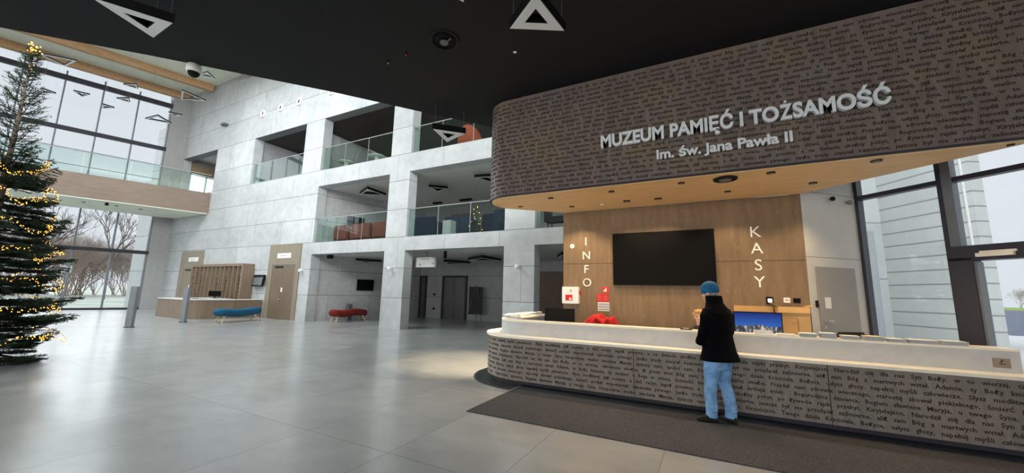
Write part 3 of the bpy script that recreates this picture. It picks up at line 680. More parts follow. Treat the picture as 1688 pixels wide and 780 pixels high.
# ------------------------------------------------------------------ people
def ring(c, rx, ry, rz=0, n=16, tilt=0, sq=1.0):
    out_ = []
    for k in range(n):
        a = 2 * PI * k / n; ca, sa = math.cos(a), math.sin(a)
        x = rx * math.copysign(abs(ca) ** sq, ca); y = ry * math.copysign(abs(sa) ** sq, sa)
        out_.append((c[0] + x * math.cos(rz) - y * math.sin(rz), c[1] + x * math.sin(rz) + y * math.cos(rz), c[2] + y * tilt))
    return out_
def head(m, s=1.0):
    # skull, jaw, nose, ears; head centre at origin, face towards +Y
    m.ball((0, -.012 * s, .03 * s), (.076 * s, .095 * s, .088 * s), 16, 12)
    m.loft([ring((0, .022 * s, -.115 * s), .026 * s, .030 * s), ring((0, .020 * s, -.085 * s), .047 * s, .055 * s), ring((0, .012 * s, -.04 * s), .062 * s, .072 * s), ring((0, .008 * s, .01 * s), .068 * s, .080 * s)])
    m.loft([ring((0, .082 * s, .012 * s), .008 * s, .010 * s, n=8), ring((0, .094 * s, -.012 * s), .011 * s, .014 * s, n=8), ring((0, .096 * s, -.026 * s), .016 * s, .016 * s, n=8), ring((0, .085 * s, -.034 * s), .012 * s, .012 * s, n=8)])
    m.ball((0, .078 * s, -.062 * s), (.024 * s, .012 * s, .010 * s), 10, 6); m.ball((0, .068 * s, -.098 * s), (.020 * s, .018 * s, .016 * s), 10, 6)
    for q in (-1, 1):
        m.ball((q * .078 * s, -.01 * s, -.005 * s), (.012 * s, .020 * s, .032 * s), 8, 8); m.ball((q * .034 * s, .062 * s, -.025 * s), (.022 * s, .022 * s, .020 * s), 8, 6)
        m.ball((q * .030 * s, .074 * s, .026 * s), (.024 * s, .012 * s, .008 * s), 8, 6)
def hand(m, wrist, fwd, side, up, s=1.0):
    # palm then four fingers of different length and a thumb; frame given by fwd/side/up vectors
    w = Vector(wrist); f = Vector(fwd).normalized(); sd = Vector(side).normalized(); u = Vector(up).normalized()
    P = lambda a, b, c: w + f * a * s + sd * b * s + u * c * s
    for b in (-.028, -.010, .010, .028): m.tube([P(0, b * .6, 0), P(.045, b, .003), P(.085, b * 1.1, 0)], [.017 * s, .017 * s, .012 * s], 8)
    for b, L_ in ((-.033, .062), (-.011, .078), (.011, .082), (.033, .072)):
        m.tube([P(.080, b, 0), P(.080 + L_ * .4, b * 1.08, -.004), P(.080 + L_ * .72, b * 1.1, -.016), P(.080 + L_ * .9, b * 1.08, -.036)], [.0095 * s, .009 * s, .008 * s, .0065 * s], 8)
    m.tube([P(.015, .026, -.004), P(.045, .052, -.010), P(.072, .060, -.018), P(.092, .056, -.028)], [.013 * s, .011 * s, .010 * s, .007 * s], 8)
def place(t, loc, rz): t.location = loc; t.rotation_euler = (0, 0, rz)
# standing visitor, built facing +Y about the origin, then turned a little to the left
v = thing('visitor', (0, 0, 0), 'person in a blue knitted cap, black coat and blue jeans standing at the desk', 'person')
LH, RH = (-.13, .16, .97), (.13, .16, .96)
HC = (0.0, .07, 1.625)
m = MB(); hm = MB(); head(hm, 1.06); hr = Matrix.Translation(HC) @ Matrix.Rotation(.35, 4, 'Z') @ Matrix.Rotation(-.12, 4, 'X')
m.add([hr @ Vector(p) for p in hm.v], hm.f)
m.tube([(0, -.0, 1.40), (0, .02, 1.48), (0, .05, 1.56)], [.075, .06, .058], 14)
m.loft([ring((0, 0, .80), .15, .10), ring((0, -.01, .95), .165, .11), ring((0, 0, 1.1), .15, .10), ring((0, 0, 1.3), .19, .115), ring((0, 0, 1.42), .16, .09), ring((0, 0, 1.46), .07, .06)])
for q, an, hd in ((-1, (-.10, .05, .07), LH), (1, (.10, -.06, .07), RH)):
    m.tube([(q * .09, 0, .86), (q * .10, .02, .50), an], [.085, .058, .040], 12)
    m.tube([(q * .17, 0, 1.38), (q * .22, .02, 1.14), (hd[0] + q * .07, hd[1] - .06, 1.0), hd], [.05, .043, .034, .026], 12)
    hand(m, hd, (-q * .75, .55, .05), (-q * .3, .1, .9), (0, 1, .1), .95)
body = m.build('body', 'skin', v, True, remesh=.0062)
for q in (-1, 1):
    e = hr @ Vector((q * .030, .083, .008)); MB().ball(e, .0085, 8, 6).build('eye', 'eye_dark', v, True)
m = MB(); m.loft([[hr @ Vector(p) for p in ring((0, -.012, z), r, r * 1.18)] for z, r in ((-.012, .098), (.04, .106), (.09, .104), (.13, .086), (.155, .055), (.17, .014))])
m.build('knitted_cap', 'knit_blue', v, True, sub=1)
m = MB(); m.loft([[hr @ Vector(p) for p in ring((0, -.030, z), r, r)] for z, r in ((-.06, .055), (-.03, .070), (.0, .078), (.035, .082))]); m.build('hair', 'hair_grey', v, True, sub=1)
m = MB()   # coat: body loft plus sleeves, fused
m.loft([ring((0, -.035, .77), .28, .21), ring((0, -.030, .90), .235, .175), ring((0, -.02, 1.08), .205, .158), ring((0, -.03, 1.24), .212, .16), ring((0, -.035, 1.36), .205, .145), ring((0, -.025, 1.43), .17, .12), ring((0, 0.0, 1.50), .115, .105), ring((0, .01, 1.60), .102, .104)])
for q, hd in ((-1, LH), (1, RH)):
    m.tube([(q * .14, -.02, 1.39), (q * .20, -.03, 1.32), (q * .235, .0, 1.12), (q * .225, .05, 1.03), (hd[0] + q * .045, hd[1] - .035, .985)], [.08, .080, .068, .060, .052], 14)
coat = m.build('coat', 'jacket_black', v, True, remesh=.011)
m = MB()
m.loft([ring((0, -.01, .66), .165, .125), ring((0, -.01, .80), .185, .135), ring((0, -.01, .92), .165, .12)])
for q, an in ((-1, (-.105, .045, .06)), (1, (.105, -.065, .06))):
    x, y = an[0], an[1]
    m.loft([ring((q * .092, -.01, .78), .098, .118), ring((q * .10, .01, .64), .098, .108), ring((q * .108, .03 if q < 0 else .02, .48), .076, .084), ring((x + q * .005, y * .8 + .01, .34), .070, .077), ring((x, y, .20), .066, .073), ring((x, y, .12), .064, .074), ring((x, y + .005, .055), .062, .076)])
    for z in (.14, .18): m.tube([(x - .06, y - .05, z), (x, y - .083, z + .015), (x + .06, y - .04, z + .03)], .012, 6)
m.build('jeans', 'denim', v, True, remesh=.010)
for q, (x, y), rz in ((-1, (-.105, .045), .95), (1, (.105, -.065), -.05)):
    M = Matrix.Translation((x, y, 0)) @ Matrix.Rotation(rz, 4, 'Z'); m = MB()
    m.loft([[M @ Vector(p) for p in r] for r in (ring((0, .05, .0), .045, .145, sq=.8), ring((0, .05, .025), .048, .150, sq=.8), ring((0, .035, .06), .042, .120), ring((0, -.02, .095), .038, .062))])
    m.build('shoe', 'shoe_black', v, True, sub=1)
place(v, (.05, 5.72, .012), .85); v.scale = (.97, .97, .985)
# receptionist sitting behind the counter
r_ = thing('receptionist', (0, 0, 0), 'seated person with short fair hair and dark clothes behind the desk', 'person')
HC = (0, .03, 1.235)
hr = Matrix.Translation(HC) @ Matrix.Rotation(.1, 4, 'Z')
m = MB(); hm = MB(); head(hm, .98); m.add([hr @ Vector(p) for p in hm.v], hm.f)
m.tube([(0, -.01, 1.02), (0, .01, 1.10), (0, .02, 1.18)], [.065, .052, .052], 12)
m.loft([ring((0, 0, .46), .15, .12), ring((0, 0, .7), .14, .11), ring((0, 0, .95), .17, .11), ring((0, -.01, 1.04), .08, .07)])
for q in (-1, 1):
    m.tube([(q * .10, .02, .52), (q * .12, .42, .53), (q * .11, .44, .10)], [.085, .062, .045], 12); m.tube([(q * .11, .42, .06), (q * .11, .56, .04)], [.04, .032], 10)
    m.tube([(q * .17, 0, 1.0), (q * .22, .08, .80), (q * .14, .30, .80)], [.045, .040, .028], 10); hand(m, (q * .14, .30, .80), (-q * .3, 1, -.05), (-q, 0, 0), (0, 0, 1), .88)
m.build('body', 'skin', r_, True, remesh=.0065)
for q in (-1, 1): MB().ball(hr @ Vector((q * .029, .081, .008)), .0085, 8, 6).build('eye', 'eye_dark', r_, True)
MB().ball(hr @ Vector((0, .088, -.060)), (.022, .006, .006), 8, 6).build('lips', 'lip', r_, True)
m = MB(); m.ball(hr @ Vector((0, -.028, .045)), (.092, .096, .088), 16, 12)
for k in range(9):
    a = PI * (.06 + k / 9.5); m.tube([hr @ Vector((.085 * math.cos(a), -.02 - .0 * k + .02, .07)), hr @ Vector((.093 * math.cos(a), -.03 - .07 * math.sin(a), .0)), hr @ Vector((.08 * math.cos(a), -.02 - .07 * math.sin(a), -.06))], [.02, .024, .012], 8)
for k in range(5): m.tube([hr @ Vector((-.05 + k * .025, .03, .12)), hr @ Vector((-.065 + k * .03, .072, .085)), hr @ Vector((-.07 + k * .033, .078, .055))], [.018, .016, .008], 8)
m.build('hair', 'hair_blond', r_, True, remesh=.008)
m = MB(); m.loft([ring((0, 0, .50), .19, .15), ring((0, 0, .75), .175, .14), ring((0, -.01, .95), .20, .13), ring((0, -.01, 1.03), .15, .10), ring((0, 0, 1.10), .075, .07)])
for q in (-1, 1): m.tube([(q * .13, -.01, 1.0), (q * .20, .0, .95), (q * .24, .08, .80), (q * .155, .27, .80)], [.06, .066, .056, .042], 12)
m.build('sweater', 'knit_dark', r_, True, remesh=.012)
m = MB(); m.loft([ring((0, 0, .45), .19, .15), ring((0, 0, .58), .185, .145)])
for q in (-1, 1): m.tube([(q * .10, 0, .52), (q * .12, .43, .53), (q * .115, .45, .30), (q * .11, .45, .09)], [.10, .080, .065, .06], 12)
m.build('trousers', 'dark_fabric', r_, True, remesh=.014)
place(r_, (-.17, 7.22, 0), PI - .15)
office_chair(-.17, 7.20, 0, 'office chair under the seated receptionist', .92).scale = (1, 1, .89)

# ------------------------------------------------------------------ fixtures of the black ceiling
def tri_lamp(name, pts, z, band, h, label, group, top=None, cords=True, diff='lamp_diffuser', cat='pendant light', flat=True, cr=.003):
    c = sum((Vector(p) for p in pts), Vector((0, 0))) / 3
    t = thing(name, (c.x, c.y, z), label, cat, group)
    P = [Vector(p) for p in pts]
    zz = lambda i: z if flat else pts[i][2]
    r_in = ((P[0] - c).length); 
    # inset triangle by constant band width
    def inset(w):
        res = []
        for i in range(3):
            a = (P[(i + 1) % 3] - P[i]).normalized(); b = (P[(i - 1) % 3] - P[i]).normalized(); half = a.angle(b) / 2
            res.append(P[i] + (a + b).normalized() * (w / math.sin(half)))
        return res
    o_, i_ = P, inset(band)
    e_ = inset(band * .08); j_ = inset(band * .92)
    def band_mesh(A, B, z0, z1):
        A = A + [A[0]]; B = B + [B[0]]
        return MB().strip(A, B, z0, z1)
    band_mesh(i_, o_, z, z + h).build('frame', 'black_plastic', t)
    band_mesh(j_, e_, z - .006, z).build('diffuser', diff, t)
    if top:
        for p in P:
            MB().tube([(p.x + (c.x - p.x) * .15, p.y + (c.y - p.y) * .15, z + h), (p.x + (c.x - p.x) * .15, p.y + (c.y - p.y) * .15, top)], cr, 5).build('suspension_cable', 'grey_plastic', t)
    return t
tri_lamp('triangle_pendant', [(-6.03, 1.16), (-5.69, 1.80), (-6.29, 1.82)], 4.75, .125, .12, 'large triangular pendant at the top left under the black ceiling', 'triangle pendants under the black ceiling', 5.25)
tri_lamp('triangle_pendant', [(-2.02, 3.67), (-1.41, 4.01), (-1.5, 3.30)], 4.75, .125, .12, 'triangular pendant at the top centre left of the canopy', 'triangle pendants under the black ceiling', 5.25)
tri_lamp('triangle_pendant', [(-2.27, 3.09), (-2.62, 2.50), (-1.92, 2.50)], 4.75, .125, .12, 'triangular pendant mostly cut off by the top of the picture', 'triangle pendants under the black ceiling', 5.25)
tri_lamp('triangle_pendant', [(-4.72, 5.54), (-4.24, 6.01), (-4.87, 6.22)], 4.75, .125, .12, 'triangular pendant hanging before the coral armchair on the second floor', 'triangle pendants under the black ceiling', 5.25)
t = thing('round_air_diffuser', (-3.3, 4.03, 5.25), 'round black ventilation diffuser in the black ceiling', 'air vent')
MB().lathe(-3.3, 4.03, [(.17, 5.249), (.17, 5.225), (.215, 5.225), (.225, 5.249)], 32).build('rim', 'black_plastic', t)
MB().lathe(-3.3, 4.03, [(.175, 5.225), (.17, 5.20), (.16, 5.22)], 32).build('bowl', 'dark_screen', t)
MB().cyl(-3.3, 4.03, 5.185, 5.20, .06, 20).build('core', 'grey_plastic', t); MB().obox((-3.22, 4.02, 5.195), (.13, .015, .008), -.3).build('blade', 'grey_plastic', t)
t = thing('ceiling_sprinkler', (-4.05, 4.04, 5.2), 'small sprinkler with a red bulb on the black ceiling', 'sprinkler')
MB().cyl(-4.05, 4.04, 5.225, 5.25, .03, 12).build('collar', 'black_plastic', t); MB().ball((-4.05, 4.04, 5.215), .013, 8, 6).build('bulb', 'sign_red', t)
t = thing('ceiling_spotlight', (-4.46, 4.07, 5.2), 'tiny dark spotlight beside the sprinkler on the black ceiling', 'spotlight')
MB().cyl(-4.46, 4.07, 5.22, 5.25, .03, 12).build('body', 'black_plastic', t); MB().ball((-4.46, 4.07, 5.215), .018, 8, 6).build('lens', 'brushed_steel', t)
t = thing('ceiling_sensor', (-2.49, 4.74, 5.2), 'tiny pale sensor on the black ceiling near the centre pendant', 'sensor')
MB().obox((-2.49, 4.74, 5.24), (.05, .02, .02), .5).build('housing', 'white_plastic', t)
t = thing('dome_camera', (-7.62, 2.72, 5.1), 'white dome security camera hanging at the edge of the black ceiling', 'security camera')
MB().lathe(-7.55, 2.74, [(.10, 5.249), (.112, 5.16), (.10, 5.12)], 20).build('housing', 'white_plastic', t, True); MB().ball((-7.55, 2.74, 5.12), .085, 14, 10).build('dome', 'black_plastic', t, True)
# small triangles floating in the atrium
AT = [
    ([(-26.18, 3.86), (-25.34, 4.94), (-26.53, 4.87)], 11.7, 'large hanging triangle nearest the top of the Christmas tree'),
    ([(-27.88, 4.52), (-28.0, 5.02), (-28.55, 4.66)], 10.75, 'small hanging triangle just right of the treetop'),
    ([(-27.81, 5.5), (-27.58, 6.02), (-28.27, 5.92)], 11.1, 'small hanging triangle in the second glazing bay'),
    ([(-25.98, 6.56), (-25.91, 7.05), (-25.33, 6.83)], 10.8, 'small hanging triangle with a narrow point, third glazing bay'),
    ([(-26.65, 6.27), (-26.63, 6.72), (-27.27, 6.47)], 10.5, 'lowest small hanging triangle before the glazing'),
    ([(-27.71, 7.15), (-26.96, 7.45), (-27.58, 7.72)], 12.3, 'small hanging triangle against the lower roof beam'),
    ([(-24.84, 7.39), (-24.28, 8.25), (-23.75, 7.5)], 9.85, 'wide thin hanging triangle before the window jamb'),
    ([(-23.23, 7.71), (-23.01, 8.17), (-23.5, 8.05)], 10.0, 'hanging triangle seen edge on beside the window jamb'),
    ([(-22.62, 7.86), (-22.76, 8.95), (-23.79, 8.29)], 11.1, 'hanging triangle under the end of the timber beam'),
    ([(-22.34, 8.31), (-21.62, 8.38), (-21.99, 8.86)], 12.1, 'hanging triangle between the beam and the black ceiling'),]
for pts, z, lb in AT:
    sd = (Vector(pts[0]) - Vector(pts[1])).length
    tri_lamp('hanging_triangle', pts, z, .07 * max(1, sd), .07, lb, 'triangle pendants hanging in the atrium', 15.32, cr=.0016)
# triangle lamps under the storey ceilings
def surf_tri(x, y, z, sd, a0, lb, zc, group):
    R_ = sd / 1.732; pts = [(x + R_ * math.cos(a0 + k * 2 * PI / 3), y + R_ * math.sin(a0 + k * 2 * PI / 3)) for k in range(3)]
    tri_lamp('triangle_ceiling_lamp', pts, z, .10, .13, lb, group, zc, diff='lamp_diffuser', cat='ceiling light')
g1, g0 = 'triangle lamps over the first floor', 'triangle lamps over the ground floor lobby'
surf_tri(-15.3, 13.5, 6.55, 1.35, -.45 + PI / 2, 'triangular lamp above the brown armchairs', 6.8, g1)
surf_tri(-11.6, 14.3, 6.55, .9, .2, 'small triangular lamp above the left blue sofa', 6.8, g1)
surf_tri(-8.35, 13.9, 6.55, 1.3, -.3, 'triangular lamp near the canopy on the first floor', 6.8, g1)
surf_tri(-16.3, 14.5, 3.08, 1.3, .5, 'triangular lamp above the red bench', 3.3, g0)
surf_tri(-11.9, 16.3, 3.08, 1.5, .5, 'triangular lamp before the lift doors', 3.3, g0)
surf_tri(-9.2, 14.9, 3.08, 1.6, 1.0, 'triangular lamp left of the second column', 3.3, g0)
surf_tri(-5.0, 14.5, 3.08, 1.2, .5, 'triangular lamp in the passage beside the wood wall', 3.3, g0)
for x, w_, lb in ((-14.0, .6, 'left'), (-12.0, .75, 'middle'), (-10.1, .6, 'right')):
    tag(MB().box(x - w_ / 2, x + w_ / 2, 17.2, 17.35, 6.70, 6.80).build('linear_ceiling_lamp', 'black_plastic'), lb + ' short black linear lamp at the back of the first floor ceiling', 'ceiling light', 'linear lamps on the first floor')

# ------------------------------------------------------------------ glass balustrades
def railing(name, a, b, z0, z1, n, label, ret=None):
    a = Vector(a); b = Vector(b); t = thing(name, ((a.x + b.x) / 2, (a.y + b.y) / 2, z0), label, 'railing')
    L_ = (b - a).length; d = (b - a).normalized()
    for i in range(n):
        p = a + d * (L_ * i / n + .012); q = a + d * (L_ * (i + 1) / n - .012); MB().slab(p, q, .012, z0, z1 - .02).build('glass_panel', 'rail_glass', t)
        if i and name != 'gallery_railing': MB().slab(a + d * (L_ * i / n - .012), a + d * (L_ * i / n + .012), .014, z0, z1 - .02).build('seam', 'rail_steel', t)
    MB().slab(a, b, .03, z1 - .02, z1 + .012).build('handrail', 'rail_steel', t)
    return t
railing('glass_railing', (-17.5, 12.2), (-12.62, 12.2), 3.87, 5.1, 3, 'glass balustrade in front of the brown armchairs')
railing('glass_railing', (-11.40, 12.2), (-6.64, 12.2), 3.87, 5.1, 3, 'glass balustrade in front of the blue sofas')
railing('glass_railing', (-5.38, 12.2), (.9, 12.2), 3.87, 5.1, 4, 'glass balustrade right of the second column')
railing('glass_railing', (-17.5, 12.2), (-12.62, 12.2), 7.62, 8.86, 3, 'glass balustrade in front of the cafe tables')
railing('glass_railing', (-11.40, 12.2), (-6.64, 12.2), 7.62, 8.86, 3, 'glass balustrade in front of the coral armchair')
railing('glass_railing', (-23.85, 12.2), (-19.1, 12.2), 7.64, 8.86, 3, 'glass balustrade in the high corridor opening')
# gallery bridge in front of the west windows
def gx(y): return -28.2 + .33 * (y - 12.1)
gal = thing('gallery_bridge', (-31, 5, 6.15), 'wood clad gallery bridge crossing in front of the glazed wall', 'bridge')
YB = -8.95
gl = [(gx(YB), YB), (gx(12.08), 12.08)]; gr = [(wx(12.05) + .75, 12.08), (wx(11.1) + .3, 11.1), (wx(YB) + .3, YB)]
MB().prism(gl + gr, 6.2, 7.5).build('deck', 'gallery_cladding', gal)
MB().prism([(gx(YB) - .03, YB), (gx(12.06) - .03, 12.06)] + gr, 6.15, 6.2).build('soffit', 'roof_plaster', gal)
railing('gallery_railing', (gx(YB) - .1, YB), (gx(12.05) - .1, 12.05), 7.5, 8.72, 12, 'long glass balustrade on the gallery bridge')
for i, (y, q) in enumerate(((4.5, .25), (6.1, .3), (7.4, .5), (8.6, .4), (9.6, .5))):
    x = gx(y) - 1.0 - q; tag(MB().lathe(x, y, [(.09, 6.15), (.09, 6.12), (.05, 6.11)], 14).build('gallery_downlight', 'grey_plastic'), 'small round downlight under the gallery bridge', 'ceiling light', 'downlights under the gallery bridge')
tag(MB().ball((gx(8.0) - .5, 8.0, 6.05), (.09, .09, .09), 10, 8).build('gallery_camera', 'black_plastic'), 'small black camera under the gallery bridge', 'security camera')
# white framed window at the end of the gallery
w5 = struct(thing('window_5', (-32.9, 13.6, 7.6), 'white framed glazed door at the end of the gallery', 'window')); del w5['category']
MB().box(-32.96, -32.92, 12.65, 14.72, 7.6, 9.55).build('pane', 'window_light', w5)
m = MB()
for y in (12.62, 13.6, 14.6): m.box(-32.92, -32.84, y, y + .1, 7.6, 9.65)
m.box(-32.92, -32.84, 12.6, 14.75, 9.55, 9.68); m.build('window_frame', 'white_plastic', w5)
MB().box(-32.98, -32.85, 12.6, 14.75, 9.75, 10.35).build('header_board', 'tan_band', w5)
# ------------------------------------------------------------------ facade details
def wall_cam(x, z, lb):
    t = thing('wall_camera', (x, FY - .1, z), lb, 'security camera', 'white wall cameras on the concrete wall')
    MB().ball((x, FY - .16, z), .085, 14, 10).build('dome', 'white_plastic', t, True)
    MB().tube([(x, FY, z + .02), (x, FY - .12, z + .03)], .05, 10).build('bracket', 'white_plastic', t)
wall_cam(-18.1, 2.46, 'white wall camera beside the brown double door'); wall_cam(-12.1, 2.50, 'white wall camera on the first concrete column'); wall_cam(-6.0, 2.50, 'white wall camera on the second concrete column')
for i, x in enumerate((-23.4, -21.65, -19.95, -17.25)):
    t = thing('jet_nozzle', (x, FY, 11.75), ['leftmost of the round white air nozzles high on the wall', 'second round white air nozzle high on the wall', 'third round white air nozzle high on the wall', 'white air nozzle just showing below the black ceiling'][i], 'air nozzle', 'round air nozzles on the concrete wall')
    cir = lambda r, y: [(x + r * math.cos(2 * PI * k / 24), y, 11.96 + r * math.sin(2 * PI * k / 24)) for k in range(24)]
    m = MB(); m.loft([cir(.24, FY), cir(.24, FY - .05), cir(.13, FY - .09), cir(.11, FY - .02)], False); m.build('ring', 'white_plastic', t, True)
    MB().loft([cir(.13, FY - .03), cir(.12, FY - .015)]).build('throat', 'black_plastic', t)
tag(MB().obox((-27.45, FY - .15, 12.02), (.35, .3, .12)).obox((-27.6, FY - .2, 11.96), (.12, .12, .1)).build('wall_projector', 'grey_plastic'), 'small dark box shaped fitting high on the concrete wall', 'sensor')
def wood_door(name, x0, x1, z1, dx0, dx1, dz, leaf, frame, lb, sign):
    t = struct(thing(name, ((x0 + x1) / 2, FY, 0), lb, 'door')); del t['category']
    MB().box(x0, dx0, FY - .05, FY, 0, z1).box(dx1, x1, FY - .05, FY, 0, z1).box(dx0, dx1, FY - .05, FY, dz, z1).build('door_surround', frame, t)
    mid = (dx0 + dx1) / 2; MB().box(dx0 + .02, mid - .005, FY - .03, FY, .01, dz - .05).build('door_leaf', leaf, t); lf_ = MB().box(mid + .005, dx1 - .02, FY - .03, FY, .01, dz - .05).build('door_leaf', leaf, t)
    sgp = MB().box(sign[0], sign[1], FY - .065, FY - .05, 3.13, 3.39).build('sign_plate', 'paper_white', t)
    m = MB()
    for q in range(7): m.box(sign[0] + .25 + q * .08, sign[0] + .30 + q * .08, FY - .069, FY - .065, 3.23, 3.28)
    m.build('sign_text', 'tiny_text_grey', sgp)
    MB().box(dx0 + .25, dx0 + .9, FY - .07, FY - .03, dz - .14, dz - .06).build('door_closer', 'black_plastic', t)
    return t, mid
t, mid = wood_door('door_2', -30.75, -27.95, 3.82, -30.2, -28.2, 2.7, 'taupe_laminate', 'taupe_laminate', 'pale taupe double door behind the coat counter', (-29.7, -28.5))
MB().box(mid - .09, mid + .09, FY - .04, FY - .03, 1.45, 1.65).build('pictogram', 'paper_white', t)
t, mid = wood_door('door_3', -21.0, -18.35, 3.86, -20.6, -18.65, 2.78, 'brown_door', 'taupe_laminate', 'brown double door under a beige panel', (-20.25, -19.1))
MB().box(mid - .06, mid + .06, FY - .04, FY - .03, 1.38, 1.60).build('pictogram', 'paper_white', t); MB().box(mid - .10, mid - .02, FY - .08, FY - .03, .96, 1.02).build('door_handle', 'brushed_steel', t)
t = thing('wall_display', (-21.5, FY - .1, 1.65), 'tilted wall mounted display between shelves and brown door', 'display')
cs = MB().obox((-21.55, FY - .14, 1.95), (1.0, .10, .62), 0, -.12).build('case', 'black_plastic', t, bevel=.02); MB().obox((-21.52, FY - .205, 1.92), (.82, .01, .42), 0, -.12).build('screen', 'grey_plastic', cs)
# ------------------------------------------------------------------ coat counter, shelves, bollards, benches
cc = thing('coat_counter', (-22.6, 9.9, 0), 'oak fronted coat check counter with a rounded corner', 'counter')
CP = [Vector((-24.9, 11.3)), Vector((-24.75, 9.0))] + [Vector((-24.6, 8.95)), Vector((-22.2, 8.86))] + arc(-21.75, 9.55, .70, -.55 * PI, -.05 * PI, 8) + [Vector((-20.98, 10.6)), Vector((-21.15, 12.05))]
MB().strip(offs(CP, -.08), CP, .06, .93).build('front_panel', 'oak_veneer', cc); MB().strip(offs(CP, -.42), offs(CP, .02), .93, .97).build('counter_top', 'pale_counter', cc)
MB().strip(offs(CP, -.2), offs(CP, -.05), 0, .06).build('plinth', 'white_plastic', cc)
sh = thing('pigeonhole_shelf', (-25, FY - .3, 0), 'tall oak shelf of narrow pigeonholes behind the coat counter', 'shelf')
X0, X1, ZS = -27.75, -22.35, 2.86
MB().box(X0, X1, FY - .04, FY, 0, ZS).build('back_panel', 'oak_veneer', sh); MB().box(X0, X1, FY - .6, FY, ZS - .14, ZS).build('top_board', 'oak_veneer', sh)
n = 12
for i in range(n + 1):
    x = X0 + (X1 - X0) * i / n; w_ = .03 if i < n else .08; MB().box(x - w_, x + w_, FY - .62, FY - .04, 0, ZS - .14).build('upright', 'oak_veneer', sh)
for i in (0, 1, 2, 6, 8, 11):
    xa = X0 + (X1 - X0) * i / n + .035; xb = X0 + (X1 - X0) * (i + 1) / n - .085 if i == n - 1 else X0 + (X1 - X0) * (i + 1) / n - .035; m = MB()
    for z in ((.5, 1.0, 1.4, 1.8, 2.2) if i % 3 else (.5, 1.1, 1.6, 2.1)): m.box(xa, xb, FY - .55, FY - .04, z, z + .03)
    m.build('shelf_board', 'oak_veneer', sh)
k = 0
for i in (0, 1, 2, 6, 8, 11):
    for z in ((1.03, 1.43, 1.83, 2.23) if i % 3 else (1.13, 1.63, 2.13)):
        if (i * 7 + int(z * 10)) % 3 == 0: continue
        x = X0 + (X1 - X0) * (i + .5) / n
        tag(MB().obox((x, FY - .45, z + .085), (.20, .14, .17), .2).build('stored_bag', 'black_plastic'), 'small dark bundle in the pigeonhole shelf', 'bundle', 'dark bundles in the pigeonholes')
monitor(-23.3, 10.8, .975, .6, .35, .6, 'small black monitor on the coat counter', 'cash_desk_monitor').scale = (1, 1, .8)

t = thing('coat_check_desk', (-23.3, 10.8, 0), 'low desk carrying the small monitor inside the coat counter', 'desk')
MB().box(-24.1, -22.5, 10.4, 11.2, .93, .97).build('desktop', 'pale_counter', t); MB().box(-24.05, -24.0, 10.45, 11.15, 0, .93).box(-22.6, -22.55, 10.45, 11.15, 0, .93).build('side_panel', 'oak_veneer', t)
for (x, y, rz, lb) in ((-19.2, 6.28, .5, 'left grey steel slab post standing alone on the floor'), (-20.4, 8.4, .3, 'right grey steel slab post before the coat counter')):
    t = thing('steel_post', (x, y, 0), lb, 'post', 'grey steel slab posts')
    MB().obox((x, y, .765), (.24, .13, 1.49), rz).build('casing', 'bollard_steel', t, bevel=.006); MB().obox((x, y, .01), (.28, .17, .02), rz).build('foot_plate', 'dark_frame', t)
def bench(loc, rz, L_, mat, lb, hump):
    t = thing('wavy_bench', (0, 0, 0), lb, 'bench'); rings = []; n = 22
    for i in range(n + 1):
        u = i / n; x = (u - .5) * L_; e = min(1, math.sin(PI * min(u, 1 - u) / .09 * .5) if min(u, 1 - u) < .09 else 1)
        e = max(.35, e); zc = .42 + hump(u); hh = .175 * e; ww = (.28 + .03 * math.sin(u * 7)) * e
        rings.append([(x, ww * math.copysign(abs(math.cos(a)) ** .6, math.cos(a)), zc + hh * math.copysign(abs(math.sin(a)) ** .6, math.sin(a))) for a in [2 * PI * k / 16 for k in range(16)]])
    MB().loft(rings).build('seat', mat, t, True, sub=1)
    for sx in (-1, 1):
        for sy in (-1, 1): MB().tube([(sx * L_ * .33, sy * .14, .30), (sx * L_ * .40, sy * .22, 0)], [.045, .028], 10).build('leg', 'beech_wood', t)
    t.location = loc; t.rotation_euler = (0, 0, rz); return t
bench((-19.5, 10.1, 0), PI / 2 + .20, 2.2, 'blue_fabric', 'blue wavy upholstered bench before the coat counter', lambda u: .035 * math.cos(u * 2 * PI) + .03 * u)
bench((-16.25, 13.55, 0), PI / 2 + .0, 2.2, 'red_fabric', 'dark red wavy upholstered bench in the left bay', lambda u: .03 * math.cos(u * 3 * PI))
t = thing('floor_socket_post', (-16.75, 14.0, 0), 'small dark post behind the red bench', 'post')
MB().box(-16.95, -16.72, 13.9, 14.15, 0, .82).build('casing', 'grey_plastic', t, bevel=.01); MB().box(-16.93, -16.74, 13.92, 14.13, .82, .83).build('cap', 'black_plastic', t)
dd = Vector((DB[0] - DA[0], DB[1] - DA[1])).normalized(); da = math.atan2(dd.y, dd.x)
def onb(u, off, z): p = Vector(DA) + dd * u + Vector((dd.y, -dd.x)) * off; return (p.x, p.y, z)
t = thing('lobby_television', onb(2.6, .06, 1.5), 'small black television on the slanting wall of the left bay', 'television')
bz = MB().obox(onb(2.55, .09, 1.85), (.95, .06, .60), da).build('bezel', 'black_plastic', t, bevel=.005); MB().obox(onb(2.55, .122, 1.85), (.91, .004, .56), da).build('screen', 'dark_screen', bz)
t = thing('lounge_television', onb(2.1, .06, 5.0), 'small black television on the first floor above the armchairs', 'television')
bz = MB().obox(onb(1.7, .09, 5.25), (.95, .06, .60), da).build('bezel', 'black_plastic', t, bevel=.005); MB().obox(onb(1.7, .122, 5.25), (.91, .004, .56), da).build('screen', 'dark_screen', bz)
